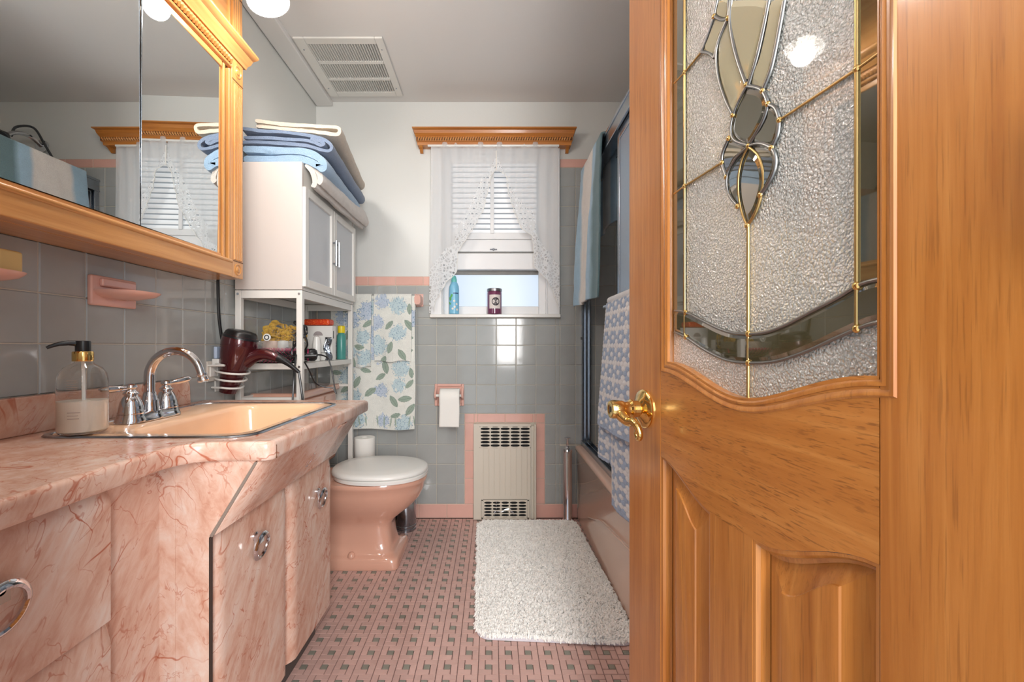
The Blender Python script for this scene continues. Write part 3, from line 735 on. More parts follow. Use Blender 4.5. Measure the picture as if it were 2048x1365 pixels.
# ---- sink
sink = thing('drop_in_sink', 'peach enamel rectangular sink with a steel rim set in the countertop', 'sink', (-.70, 1.13, CT))
NC = 8
def rr3(x0, x1, y0, y1, r, z): return [(x, y, z) for (x, y) in rrect(x0, x1, y0, y1, r, NC)]
m = MB(); m.loft([rr3(sx0, sx1, sy0, sy1, cr, CT+.0006), rr3(sx0+.002, sx1-.002, sy0+.002, sy1-.002, cr, CT+.0035), rr3(sx0+.010, sx1-.010, sy0+.010, sy1-.010, cr-.006, CT+.0035), rr3(sx0+.012, sx1-.012, sy0+.012, sy1-.012, cr-.008, CT+.001)], False, False)
m.build('steel_rim', M['alu'], sink, smooth=35)
bx0, bx1, by0, by1 = -.775, -.508, .920, 1.360
m = MB()
m.loft([rr3(sx0+.0125, sx1-.0125, sy0+.0125, sy1-.0125, cr-.009, CT-.004), rr3(sx0+.014, sx1-.014, sy0+.014, sy1-.014, cr-.009, CT+.002), rr3(sx0+.03, sx1-.024, sy0+.03, sy1-.024, .05, CT+.003),
        rr3(bx0-.012, bx1+.012, by0-.012, by1+.012, .07, CT+.001), rr3(bx0-.004, bx1+.004, by0-.004, by1+.004, .066, CT-.004), rr3(bx0, bx1, by0, by1, .062, CT-.014),
        rr3(bx0+.010, bx1-.010, by0+.012, by1-.012, .06, CT-.07), rr3(bx0+.025, bx1-.02, by0+.03, by1-.03, .06, CT-.115), rr3(bx0+.055, bx1-.05, by0+.07, by1-.07, .05, CT-.132), rr3(-.66, -.62, 1.12, 1.16, .018, CT-.138)], False, True)
m.build('basin', M['basin'], sink, smooth=60)
m = MB(); m.lathe([(.019, CT-.1375), (.019, CT-.134), (.012, CT-.133), (.004, CT-.136)], (-.64, 1.14, 0), n=20); m.build('drain', M['chrome'], sink, smooth=True)
# ---- faucet
fau = thing('faucet', 'chrome two-handle faucet with a tall gooseneck spout on the sink deck', 'faucet', (-.845, 1.09, CT+.003))
fx, fy, fz = -.845, 1.09, CT+.003
def stad(hl, r, z, n=10):
    o = []
    for (cy, a) in ((fy+hl, 0), (fy-hl, PI)):
        for k in range(n+1): t_ = a+PI*k/n; o.append((fx+r*math.cos(t_), cy+r*math.sin(t_), z))
    return o
m = MB(); m.loft([stad(.058, .030, fz), stad(.058, .030, fz+.004), stad(.056, .027, fz+.010), stad(.055, .0255, fz+.017), stad(.054, .018, fz+.021)]); 
for dy in (-.056, 0, .056): m.lathe([(.0305, .001), (.0308, .006), (.027, .014), (.0265, .020)], (fx, fy+dy, fz), n=28)
m.build('base_plate', M['chrome'], fau, smooth=45)
m = MB(); m.lathe([(.021, .018), (.020, .03), (.0185, .040), (.019, .046), (.0165, .050), (.0165, .054), (.0135, .060), (.013, .066)], (fx, fy, fz), n=28); m.build('spout_collar', M['chrome'], fau, smooth=45)
R = .0635; zc = CT+.106
pts = [(fx, fy, fz+.05), (fx, fy, zc-.02)]+[(fx+R-R*math.cos(a), fy, zc+R*math.sin(a)) for a in [PI*k/16*.93 for k in range(17)]]
e = Vector(pts[-1]); dr_ = (e-Vector(pts[-2])).normalized(); pts.append(tuple(e+dr_*.012))
m = MB(); m.tube(pts, [.0118]*3+[lerp(.0118, .0085, k/16) for k in range(17)], 16); m.build('gooseneck_spout', M['chrome'], fau, smooth=60)
m = MB(); rings = []
for (r_, h_) in ((.0088, 0), (.0118, .001), (.0118, .006), (.0105, .008), (.0125, .012), (.0128, .019), (.011, .021), (.008, .021)):
    c_ = e+dr_*(.006+h_); u_ = Vector((0, 1, 0)); v_ = dr_.cross(u_)
    rings.append([tuple(c_+u_*r_*math.cos(2*PI*k/18)+v_*r_*math.sin(2*PI*k/18)) for k in range(18)])
m.loft(rings); m.build('aerator', M['chrome'], fau, smooth=35)
for s in (-1, 1):
    y = fy+s*.056
    m = MB(); m.lathe([(.0255, .019), (.0262, .024), (.0245, .028), (.0235, .036), (.0205, .048), (.016, .058), (.0125, .062), (.0125, .064), (.0155, .066), (.0155, .069), (.010, .074), (.0095, .077), (.0125, .082), (.0115, .087), (.006, .091)], (fx, y, fz), n=28)
    h = m.build('handle_body', M['chrome'], fau, smooth=40)
    d_ = Vector((-.15 if s < 0 else .50, s*1.0, .10)).normalized() if s < 0 else Vector((.28, .93, .16)).normalized()
    if s < 0: d_ = Vector((-.30, -.95, .03)).normalized()
    b0 = Vector((fx, y, fz+.080)); m = MB()
    m.tube([b0+d_*q for q in (.006, .016, .022, .030, .045, .058, .066, .070)], [.0048, .0052, .0065, .0078, .0088, .0082, .0058, .002], 14); m.build('lever', M['chrome'], h, smooth=60)
# ---- soap dispenser
sbx, sby = -.8375, .905; sb = thing('soap_dispenser', 'clear square-shouldered pump bottle half full of milky soap with a gold collar', 'soap bottle', (sbx, sby, CT+.004))
z0 = CT+.0045; r = .0405
M['bottle'] = flat('bottle_plastic', RGB(238, 238, 236), .05, 0, Transmission_Weight=1.0, IOR=1.045, Coat_Weight=1.0)
m = MB(); m.lathe([(r-.008, 0), (r-.002, .002), (r, .007), (r, .108), (r-.003, .122), (r-.010, .133), (r-.022, .141), (.0165, .144), (.0155, .150)], (sbx, sby, z0), n=40); m.build('bottle', M['bottle'], sb, smooth=50)
m = MB(); m.lathe([(r-.009, .0025), (r-.0025, .006), (r-.0018, .012), (r-.0018, .066), (r-.004, .0665)], (sbx, sby, z0), n=40); m.build('soap', M['soap'], sb, smooth=45)
m = MB(); m.lathe([(.0168, .146), (.0172, .147), (.0172, .164), (.0160, .166), (.008, .1665)], (sbx, sby, z0), n=32); m.build('collar', M['brass'], sb, smooth=35)
pd = Vector((-.62, -.78, 0)).normalized()
m = MB(); m.lathe([(.0125, .1665), (.0125, .186), (.0118, .1875), (.004, .188)], (sbx, sby, z0), n=24)
p0 = Vector((sbx, sby, z0+.182)); m.tube([p0+pd*.004, p0+pd*.022+Vector((0, 0, .001)), p0+pd*.036+Vector((0, 0, -.001)), p0+pd*.048+Vector((0, 0, -.006)), p0+pd*.053+Vector((0, 0, -.009))], [.006, .0052, .0042, .0036, .003], 10)
m.build('pump', M['black'], sb, smooth=45)
m = MB(); m.tube([(sbx, sby, z0+.15), (sbx+.002, sby, z0+.02)], .003, 8); m.build('dip_tube', M['white'], sb, smooth=True)
m = MB()
for i, w_ in enumerate((.36, .40, .34, .40, .38, .30, .36, .22)): patch(m, sbx, sby, r+.0004, .20-w_*.5+.1, .20+w_*.9, z0+.108-i*.0042, z0+.1088-i*.0042, 6)
for i, w_ in enumerate((.5, .42, .46)): patch(m, sbx, sby, r+.0004, .15, .15+w_, z0+.045-i*.006, z0+.0462-i*.006, 6)
stuff(m.build('fine_print', flat('grey_ink', RGB(170, 150, 140), .6), sb))
# ---- soap dishes on the tile
def soap_dish(y0, y1, label, ztop=1.122, tray_z=1.083, tip=-.862):
    t = thing('wall_soap_dish', label, 'soap dish', (XW+.01, (y0+y1)/2, tray_z)); ym = (y0+y1)/2
    m = MB(); m.box(XW+.001, XW+.014, y0, y1, tray_z-.035, ztop); m.build('plate', M['pink_tile'], t, bevel=.005, seg=3)
    m = MB(); m.box(XW+.012, XW+.024, y0+.02, y1-.012, tray_z+.012, ztop-.006); m.build('hood', M['pink_tile'], t, bevel=.005, seg=3)
    def rg(z, gx, gy):
        n_ = 20; out = []
        for k in range(n_+1):
            a = -PI/2+PI*k/n_; out.append((XW+.012+(tip-XW-.012-gx)*max(0, math.cos(a))**.55, ym+((y1-y0)/2-.004-gy)*math.copysign(abs(math.sin(a))**.7, math.sin(a)), z))
        return out
    m = MB(); m.loft([rg(tray_z-.016, .05, .03), rg(tray_z-.008, .012, .008), rg(tray_z-.001, .002, .002), rg(tray_z+.003, 0, 0), rg(tray_z+.003, .007, .007), rg(tray_z-.002, .014, .012)]); m.build('tray', M['pink_tile'], t, smooth=50)
    return t
soap_dish(1.055, 1.190, 'pink ceramic soap dish on the grey tile above the faucet, empty')
soap_dish(.73, .852, 'pink ceramic soap dish at the left edge of the photo, holding a yellow soap bar')
t = thing('soap_bar', 'yellow soap bar standing in the left-hand pink soap dish', 'soap', (-.905, .815, 1.086))
m = MB(); m.box(-.945, -.892, .79, .843, 1.0865, 1.128); m.build('bar', flat('yellow_soap', RGB(222, 190, 124), .5), t, bevel=.006, seg=3)
# ================================================================ MIRROR CABINET
mc = thing('mirror_cabinet', 'honey wood mirrored medicine cabinet with fluted pilasters hung on the tiled wall', 'cabinet', (-.90, .94, 1.17))
YE = 1.483; Y0 = .36; XF = -.834; ZB = 1.172; ZM0, ZM1 = 1.238, 1.815
m = MB(); m.box(XW+.001, -.872, Y0, YE-.002, ZB, 2.02); m.build('carcass', M['maple_y'], mc)
m = MB(); m.box(-.872, XF, Y0, YE-.064, ZB, ZB+.046); m.build('bottom_rail', M['maple_y'], mc, bevel=.003)
m = MB(); m.tube([(XF-.003, Y0, ZB+.050), (XF-.003, YE-.066, ZB+.050)], .0065, 10); m.build('bottom_bead', M['maple_y'], mc, smooth=True)
m = MB(); m.box(-.872, XF-.010, Y0, YE-.066, ZB+.044, ZM0-.010); m.build('shadow_gap', M['maple_dark'], mc)
m = MB(); m.box(-.872, XF-.002, YE-.064, YE, ZB, 1.882); pil = m.build('pilaster', M['maple_v'], mc, bevel=.002)
for k in range(4):
    y = YE-.064+.012+k*.0115; MB().box(XF-.004, XF+.0016, y, y+.0072, ZB+.058, 1.80).build('flute_rib', M['maple_v'], pil, bevel=.0015)
for z in (ZB+.028, 1.848):
    MB().lathe([(.020, 0), (.020, .002), (.017, .0035), (.014, .0005), (.011, .0005), (.008, .004), (.001, .0055)], (XF-.003, YE-.031, z), 'X', n=24).build('rosette', M['maple_v'], pil, smooth=30)
for z in (ZB+.054, 1.812): MB().box(XF-.004, XF-.0012, YE-.063, YE-.001, z-.0012, z+.0012).build('groove_shade_line', M['maple_dark'], pil)  # raised dark strips that paint the shade of cut grooves
# stile mouldings beside the glass
m = MB()
for (a, b, x) in ((YE-.120, YE-.110, -.843), (YE-.105, YE-.094, -.838), (YE-.078, YE-.064, -.836)): m.box(-.872, x, a, b, ZM0-.012, ZM1+.02)
m.build('inner_stile', M['maple_v'], mc, bevel=.0025)
m = MB(); m.box(-.872, -.850, YE-.114, YE-.064, ZB+.05, ZM1+.03); m.build('stile_gap', M['maple_dark'], mc)
# mirror doors: far one stands a hair ajar
def mdoor(yA, yB, name, ang, pitch):
    d = MB(); L = yB-yA; h = ZM1-ZM0
    e = bpy.data.objects.new(name, None)
    m = MB(); m.box(-.003, 0, -L, 0, 0, h); o = m.build('mirror_door', M['mirror'], None)
    o.parent = mc; o.location = Vector((-.840-L*math.sin(ang), yB, ZM0))-mc.location; o.rotation_euler = (0, pitch, ang)
    for (a, b, c, d_) in ((-L+.0, -L+.0009, 0, h),):
        q = MB(); q.box(-.0028, .0005, a, b, c, d_).build('edge_strip', M['alu'], None).parent = o
    return o
mdoor(1.056, YE-.121, 'mirror_door', math.radians(1.1), math.radians(.45)); mdoor(.40, 1.0545, 'mirror_door', 0, 0)
m = MB(); m.box(-.872, -.841, Y0, YE-.110, ZM0-.014, ZM0-.001); m.build('lower_sight_rail', M['maple_y'], mc, bevel=.002)
m = MB(); m.box(-.872, -.838, Y0, YE-.110, ZM1+.001, ZM1+.020); m.build('upper_sight_rail', M['maple_y'], mc, bevel=.003)
m = MB(); m.box(-.872, -.846, Y0, YE-.066, ZM1+.020, ZM1+.026); m.build('shadow_gap', M['maple_dark'], mc)
m = MB(); m.box(-.872, -.841, Y0, YE-.066, ZM1+.026, 1.888); m.build('frieze', M['maple_y'], mc, bevel=.002)
m = MB(); m.tube([(-.838, Y0, 1.846), (-.838, YE-.066, 1.846)], .005, 8); m.build('rope_bead', M['maple_y'], mc, smooth=True)
m = MB(); m.box(-.8405, -.8395, Y0, YE-.066, 1.856, 1.878); m.build('rope_shade_strip', M['maple_dark'], mc)  # dark strip on the frieze, painting shade behind the beads
m = MB()
for k in range(86):
    y = YE-.072-k*.0118
    m.tube([(-.838, y+.0055, 1.857), (-.833, y, 1.866), (-.838, y-.0045, 1.877)], [.004, .0058, .004], 6)
stuff(m.build('rope_moulding', M['maple_y'], mc, smooth=True))
cp = [(-.872, 1.882), (-.832, 1.882), (-.828, 1.892), (-.818, 1.900), (-.812, 1.912), (-.800, 1.918), (-.795, 1.923), (-.795, 1.929), (-.800, 1.934), (-.872, 1.936)]
m = MB(); m.loft([[(x, Y0, z) for x, z in cp], [(x, YE+(x+.872)*.30, z) for x, z in cp]]); m.build('cornice', M['maple_y'], mc, smooth=30)
# light panel above the cornice
m = MB(); m.box(-.872, -.848, Y0, YE-.052, 1.936, 2.15); m.build('light_panel', M['maple_y'], mc)
m = MB(); m.box(-.872, -.838, YE-.052, YE, 1.936, 2.15)
up = m.build('upper_pilaster', M['maple_v'], mc, bevel=.002)
for k in range(3): y = YE-.052+.011+k*.0115; MB().box(-.84, -.8365, y, y+.007, 1.95, 2.09).build('flute_rib', M['maple_v'], up, bevel=.0012)
MB().box(-.8392, -.8374, YE-.051, YE-.001, 2.096, 2.099).build('groove_shade_line', M['maple_dark'], up)  # another raised dark strip, painted as a groove's shade
m = MB(); m.box(-.85, -.842, YE-.066, YE-.058, 1.936, 2.15); m.box(-.85, -.843, Y0, YE-.07, 1.936, 1.947); m.build('panel_bead', M['maple_v'], mc, bevel=.002)
# ---- vanity lamps
def shade_mat():
    t = NT('frosted_shade_glass'); t.set(Base_Color=RGB(150, 148, 146), Roughness=.35, Transmission_Weight=.0, Emission_Color=(1, .93, .84, 1), Emission_Strength=.30)
    tr = t.n('ShaderNodeBsdfTranslucent'); tr.inputs[0].default_value = (.95, .93, .9, 1); ms = t.n('ShaderNodeMixShader'); ms.inputs[0].default_value = .08
    t.l(t.p.outputs[0], ms.inputs[1]); t.l(tr.outputs[0], ms.inputs[2]); t.l(ms.outputs[0], t.out.inputs[0]); return t.m
M['shade'] = shade_mat()
M['bulb'] = flat('lit_bulb', (1, 1, 1, 1), .3, 0, Emission_Color=(1, .88, .72, 1), Emission_Strength=5.0)
for (y, lab) in ((1.335, 'ribbed frosted bell lamp at the far end of the cabinet light panel, above the cornice'), (1.00, 'ribbed frosted bell lamp in the middle of the light panel above the cabinet'), (.66, 'ribbed frosted bell lamp nearest the camera on the light panel above the cabinet')):
    t = thing('vanity_lamp', lab, 'lamp', (-.68, y, 1.985), 'lamps along the cabinet light panel')
    ax = Vector((.28, 0, -1)).normalized(); o0 = Vector((-.70, y, 2.075)); u_ = Vector((0, 1, 0)); v_ = ax.cross(u_)
    def rng(prof, n=48, rib=0):
        return [[tuple(o0+ax*h+(u_*math.cos(2*PI*k/n)+v_*math.sin(2*PI*k/n))*r_*(1+rib*(k % 2)*min(1, h/.03))) for k in range(n)] for (r_, h) in prof]
    m = MB(); m.loft(rng([(.018, 0), (.024, .010), (.030, .022), (.040, .040), (.050, .060), (.057, .078), (.060, .090), (.0585, .090), (.048, .060), (.037, .038), (.022, .012)], 64, .018), False, False); m.build('shade', M['shade'], t, smooth=60)
    m = MB(); m.ball(o0+ax*.056, .029, 18); m.build('bulb', M['bulb'], t, smooth=True)
    m = MB(); m.loft(rng([(.016, -.03), (.020, -.024), (.020, .004), (.012, .006)], 20)); m.tube([o0+ax*-.026, o0+Vector((-.03, 0, .045)), o0+Vector((-.09, 0, .05)), (-.848, y, 2.105)], .007, 8); m.lathe([(.03, -.848), (.028, -.838), (.015, -.833)], (0, y, 2.105), 'X', n=20)
    m.build('arm', M['brass'], t, smooth=40)
    L = bpy.data.lights.new('lamp_glow', 'POINT'); L.energy = LAMP_W; L.color = (1, .95, .89); L.shadow_soft_size = .035
    lo = bpy.data.objects.new('lamp_glow', L); COL.objects.link(lo); lo.location = o0+ax*.112
# ================================================================ BATHTUB
tub = thing('bathtub', 'peach enamel built-in bathtub along the right wall under the sliding glass screen', 'bathtub', (.85, 1.37, 0))
ty0, ty1 = .30, YB-.001; ax_ = .472
def trr(x0, x1, y0, y1, r, z): return [(x, y, z) for (x, y) in rrect(x0, x1, y0, y1, r, 6)]
m = MB()
m.loft([trr(ax_-.004, XR-.002, ty0, ty1, .006, .001), trr(ax_-.004, XR-.002, ty0, ty1, .006, .05), trr(ax_, XR-.002, ty0, ty1, .006, .07), trr(ax_-.006, XR-.002, ty0, ty1, .006, .36), trr(ax_-.016, XR-.002, ty0, ty1, .008, .378), trr(ax_-.018, XR-.002, ty0, ty1, .010, .392), trr(ax_-.012, XR-.004, ty0+.004, ty1-.002, .012, .402), trr(ax_, XR-.012, ty0+.015, ty1-.01, .02, .406),
        trr(ax_+.085, XR-.08, ty0+.10, ty1-.10, .10, .404), trr(ax_+.095, XR-.09, ty0+.11, ty1-.11, .10, .392), trr(ax_+.12, XR-.11, ty0+.16, ty1-.16, .10, .20), trr(ax_+.15, XR-.14, ty0+.20, ty1-.25, .09, .08), trr(ax_+.22, XR-.21, ty0+.30, ty1-.35, .08, .06)], False, True)
m.build('shell', M['tub_pink'], tub, smooth=50)
m = MB(); m.add([(ax_-.0035, .9, .075), (ax_-.0035, 2.30, .075), (ax_-.0105, 2.25, .30), (ax_-.0105, .95, .30)], [(0, 1, 2, 3)])
m = MB(); m.tube([(ax_-.0045, 2.2, .10), (ax_-.0085, 1.9, .20), (ax_-.0098, 1.5, .26), (ax_-.0102, .9, .30)], .003, 6); m.build('apron_rib', M['tub_pink'], tub, smooth=True)
# ================================================================ SLIDING SCREEN
scr = thing('shower_screen', 'aluminium framed sliding glass screen standing on the bathtub rim', 'shower screen', (.5, 1.4, .406))
xs = .486
m = MB(); m.box(xs, xs+.052, ty0+.01, YB-.001, 1.805, 1.862); m.box(xs-.004, xs+.056, ty0+.01, YB-.001, 1.853, 1.866); m.box(xs-.003, xs+.004, ty0+.01, YB-.001, 1.798, 1.806); m.build('header_rail', M['alu'], scr, bevel=.002)
m = MB(); m.box(xs, xs+.052, ty0+.01, YB-.001, .4065, .414); m.build('bottom_track', M['alu'], scr)
for x in (xs, xs+.022, xs+.046): MB().box(x, x+.005, ty0+.01, YB-.001, .414, .432).build('track_fin', M['alu'], scr, bevel=.001)
for (ya, yb, nm) in ((YB-.030, YB-.002, 0), (ty0+.012, ty0+.04, 1)):
    m = MB(); m.box(xs+.004, xs+.050, yb-.006 if nm == 0 else ya, yb if nm == 0 else ya+.006, .434, 1.80)
    for x in (xs+.002, xs+.022, xs+.043): m.box(x, x+.008, ya, yb, .434, 1.80)
    m.build('wall_jamb', M['alu'], scr, bevel=.0015)
M['bar_grey'] = flat('grey_bumper', RGB(60, 62, 64), .5)
for q_ in (-.001, .024): MB().box(xs+q_, xs+q_+.004, YB-.034, YB-.006, .985, 1.0).build('bumper', M['bar_grey'], scr)
def obscure():
    t = NT('pebbled_screen_glass'); n1 = t.noise(t.coord(), 70, 2); t.set(Base_Color=RGB(188, 208, 228), Roughness=.25, Transmission_Weight=.55, IOR=1.3); t.bump(n1, .3, .002); return t.m
M['obscure'] = obscure()
for (x, ya, yb) in ((xs+.012, .95, 1.765), (xs+.036, .36, 1.18)):
    fr = MB(); wd = .024
    fr.box(x, x+.012, ya, ya+wd, .436, 1.80); fr.box(x, x+.012, yb-wd, yb, .436, 1.80); fr.box(x, x+.012, ya+wd, yb-wd, .436, .46); fr.box(x, x+.012, ya+wd, yb-wd, 1.765, 1.80)
    fo = fr.build('sliding_panel', M['alu'], scr, bevel=.002)
    MB().box(x+.004, x+.008, ya+wd, yb-wd, .46, 1.765).build('glass_pane', M['obscure'], fo)
bar = MB(); bar.tube([(xs-.045, .98, 1.104), (xs-.045, 1.74, 1.104)], .007, 10)
for y in (1.0, 1.72): bar.tube([(xs-.045, y, 1.104), (xs+.010, y, 1.104)], .006, 8)
bar.build('towel_bar', M['alu'], scr, smooth=True)
# ---- shower arm and head on the back wall (seen in the mirror)
sh_ = thing('wall_shower', 'chrome shower head with a coiled hose on the tiled back wall over the tub', 'shower head', (.80, YB-.01, 2.05))
m = MB(); m.lathe([(.036, -.004), (.034, -.012), (.014, -.016)], (.80, YB+.002, 2.05), 'Y', n=24); m.tube(catmull([(.80, YB-.01, 2.05), (.80, YB-.07, 2.075), (.80, YB-.14, 2.06), (.80, YB-.19, 2.02)], 5), .0105, 10); m.build('arm', M['chrome'], sh_, smooth=60)
m = MB(); a0 = Vector((.80, YB-.185, 2.03)); dd = Vector((-.25, -.7, -.6)).normalized(); u_ = Vector((1, 0, 0)); v_ = dd.cross(u_).normalized(); u_ = v_.cross(dd)
m.loft([[tuple(a0+dd*h+(u_*math.cos(2*PI*k/20)+v_*math.sin(2*PI*k/20))*r_) for k in range(20)] for (r_, h) in ((.014, 0), (.020, .012), (.022, .03), (.040, .055), (.046, .062), (.044, .07))]); m.build('spray_head', M['bar_grey'], sh_, smooth=40)
m = MB(); m.tube(catmull([(.80, YB-.16, 2.035), (.84, YB-.10, 2.11), (.80, YB-.05, 2.13), (.74, YB-.05, 2.04), (.70, YB-.04, 1.96)], 6), .006, 8); m.build('hose', M['bar_grey'], sh_, smooth=True)
# ================================================================ TOILET
toi = thing('toilet', 'pink porcelain toilet with a white seat and closed lid, under the white shelf unit', 'toilet', (-.6, 2.0, 0))
TY = 2.0
def se(z, xf, xb, b, n_=2.2, K=48, y=TY):
    cx, a = (xf+xb)/2, (xf-xb)/2; out = []
    for k in range(K):
        t_ = 2*PI*k/K; c, s = math.cos(t_), math.sin(t_)
        out.append((cx+a*math.copysign(abs(c)**(2/n_), c), y+b*math.copysign(abs(s)**(2/n_), s), z))
    return out
m = MB()
m.loft([se(0.001, -.402, -.80, .134, 14), se(.006, -.400, -.80, .136, 14), se(.040, -.403, -.80, .135, 12), se(.048, -.410, -.80, .130, 10), se(.053, -.425, -.80, .118, 8), se(.062, -.436, -.80, .104, 6), se(.10, -.443, -.80, .097, 5), se(.15, -.448, -.80, .092, 4.4),
        se(.175, -.444, -.80, .095, 4), se(.195, -.426, -.80, .106, 3.3), se(.215, -.398, -.80, .122, 2.8), se(.245, -.360, -.80, .145, 2.5), se(.28, -.328, -.80, .165, 2.3), se(.32, -.308, -.80, .178, 2.2), se(.350, -.301, -.80, .183, 2.2), se(.354, -.297, -.80, .186, 2.2), se(.366, -.297, -.80, .186, 2.2), se(.372, -.300, -.80, .184, 2.2)])
m.build('bowl', M['porc_pink'], toi, smooth=50)
m = MB(); m.lathe([(.016, .053), (.015, .062), (.010, .070), (.002, .073)], (-.60, TY-.118, 0), n=16); m.build('bolt_cap', M['porc_pink'], toi, smooth=True)
m = MB(); m.loft([se(.374, -.300, -.70, .180), se(.375, -.294, -.705, .186), se(.388, -.293, -.705, .187), se(.392, -.298, -.70, .182)]); m.build('seat', M['white'], toi, smooth=50)
m = MB(); m.loft([se(.3935, -.300, -.71, .180), se(.395, -.294, -.715, .186), se(.402, -.293, -.715, .187), se(.409, -.300, -.712, .181), se(.414, -.325, -.705, .165), se(.416, -.40, -.66, .11), se(.4165, -.50, -.55, .02)]); m.build('lid', M['white'], toi, smooth=60)
m = MB(); m.box(XL+.01, -.79, TY-.245, TY+.245, .385, .728); m.build('tank', M['porc_pink'], toi, bevel=.02, seg=4)
m = MB(); m.box(XL+.006, -.775, TY-.255, TY+.255, .729, .762); m.build('tank_lid', M['porc_pink'], toi, bevel=.012, seg=4)
m = MB(); m.lathe([(.012, -.79), (.010, -.778)], (0, TY-.18, .66), 'X', n=14); m.tube([(-.776, TY-.18, .66), (-.772, TY-.12, .652)], .006, 8); m.build('flush_lever', M['chrome'], toi, smooth=40)
# ================================================================ OVER-TOILET SHELF UNIT
she = thing('shelf_unit', 'white metal over-toilet storage shelf with a two-door cabinet on top', 'shelf unit', (-.84, 1.95, 0))
sx_, sX, sy_, sY = XW+.012, -.708, 1.645, 2.254; lw = .022
for (x, y) in ((sX-lw, sy_), (sX-lw, sY-lw), (sx_, sy_), (sx_, sY-lw)):
    MB().box(x, x+lw, y, y+lw, .001, 1.158).build('leg', M['white_metal'], she, bevel=.002)
def rail(z0, z1, name='rail', front=True):
    m = MB(); m.box(sx_+lw, sX-lw, sy_+.002, sy_+.018, z0, z1); m.build(name, M['white_metal'], she, bevel=.0015)
    m = MB(); m.box(sx_+lw, sX-lw, sY-.018, sY-.002, z0, z1); m.build(name, M['white_metal'], she, bevel=.0015)
    if front:
        for x in (sX-.018, sx_+.002): MB().box(x, x+.016, sy_+lw, sY-lw, z0, z1).build(name, M['white_metal'], she, bevel=.0015)
rail(1.128, 1.158); rail(.746, .758, front=False); rail(.15, .165, front=False)
MB().box(sx_+.002, sx_+.014, sy_+lw, sY-lw, .746, .758).build('rail', M['white_metal'], she)
m = MB(); m.box(sx_+.002, sX-.002, sy_+.002, sY-.002, .862, .884); m.build('shelf_board', M['white_metal'], she, bevel=.002)
for z in (1.144, .872):
    for (x, y) in ((sX-lw/2, sy_), (sx_+lw/2, sy_)): MB().lathe([(.0045, y-.0015), (.0045, y+.001)], (x, 0, z), 'Y', n=12).build('bolt', M['alu'], she)
cz0, cz1 = 1.160, 1.636
M['cab_side'] = flat('ivory_panel', RGB(206, 198, 192), .35)
m = MB(); m.box(sx_, sX, sy_, sy_+.016, cz0, cz1); m.build('side_panel', M['cab_side'], she, bevel=.0015)
m = MB(); m.box(sx_, sX, sY-.016, sY, cz0, cz1-.0); m.build('side_panel', M['cab_side'], she, bevel=.0015)
m = MB(); m.box(sx_, sX-.004, sy_+.016, sY-.016, cz1-.016, cz1-.001); m.build('top_panel', M['white_metal'], she)
m = MB(); m.box(sx_, sX-.004, sy_+.016, sY-.016, cz0, cz0+.014); m.build('bottom_panel', M['white_metal'], she)
m = MB(); m.box(sx_, sx_+.004, sy_+.016, sY-.016, cz0, cz1-.016); m.build('back_panel', M['white_metal'], she)
m = MB(); m.box(sX-.018, sX-.002, sy_+.016, sY-.016, 1.548, cz1-.016); m.build('header_rail', M['white_metal'], she, bevel=.0015)
M['cabglass'] = flat('frosted_door_pane', RGB(196, 200, 204), .35)
ymid = (sy_+sY)/2
for (ya, yb, hy) in ((sy_+.004, ymid-.0015, ymid-.018), (ymid+.0015, sY-.004, ymid+.018)):
    z0, z1 = cz0+.012, 1.545; f_ = MB(); w_ = .030; X0, X1 = sX-.002, sX+.012
    f_.box(X0, X1, ya, ya+w_, z0, z1); f_.box(X0, X1, yb-w_, yb, z0, z1); f_.box(X0, X1, ya+w_, yb-w_, z0, z0+w_); f_.box(X0, X1, ya+w_, yb-w_, z1-w_, z1)
    dO = f_.build('door', M['white_metal'], she, bevel=.002)
    MB().box(X0+.001, X0+.005, ya+w_, yb-w_, z0+w_, z1-w_).build('door_pane', M['cabglass'], dO)
    hh = MB(); hh.tube([(X1+.014, hy, 1.30), (X1+.014, hy, 1.41)], .0045, 8)
    for z in (1.31, 1.40): hh.tube([(X1-.001, hy, z), (X1+.014, hy, z)], .004, 8)
    hh.build('handle', M['alu'], dO, smooth=True)
# ================================================================ FOLDED TOWELS ON TOP
def ribbon(m, line, th, y0, y1, shear=0, ny=34, seed=0, amp=.004, droop=None, k=5, n=7):
    """fold line (x,z) thickened and swept along y"""
    pts = [(p.x, p.z) for p in catmull([(x, 0, z) for x, z in line], k)]
    L, Rr = [], []
    for i, (x, z) in enumerate(pts):
        a = pts[max(i-1, 0)]; b = pts[min(i+1, len(pts)-1)]; tx, tz = b[0]-a[0], b[1]-a[1]; q = math.hypot(tx, tz) or 1
        e = th/2*(1 if 0 < i < len(pts)-1 else .55); L.append((x-tz/q*e, z+tx/q*e)); Rr.append((x+tz/q*e, z-tx/q*e))
    prof = L+Rr[::-1]; rings = []
    for j in range(ny+1):
        t_ = j/ny; y = lerp(y0, y1, t_); ed = min(t_, 1-t_)*ny; sc_ = 1 if ed > 1 else (.90 if ed > .4 else .72)
        ring = []
        for i, (x, z) in enumerate(prof):
            cx, cz = pts[min(i, 2*len(pts)-1-i)]; X = cx+(x-cx)*sc_; Z = cz+(z-cz)*sc_
            nn = noise.noise(Vector((X*9+seed, y*7, Z*9)))*amp+noise.noise(Vector((X*45+seed, y*40, Z*45)))*amp*.35
            ring.append((X+shear*(y-y0)+nn, y+noise.noise(Vector((X*12, seed, Z*20)))*.008*(1 if j in (0, ny) else 0), Z+nn+(droop(X, y) if droop else 0)))
        rings.append(ring)
    m.loft(rings)
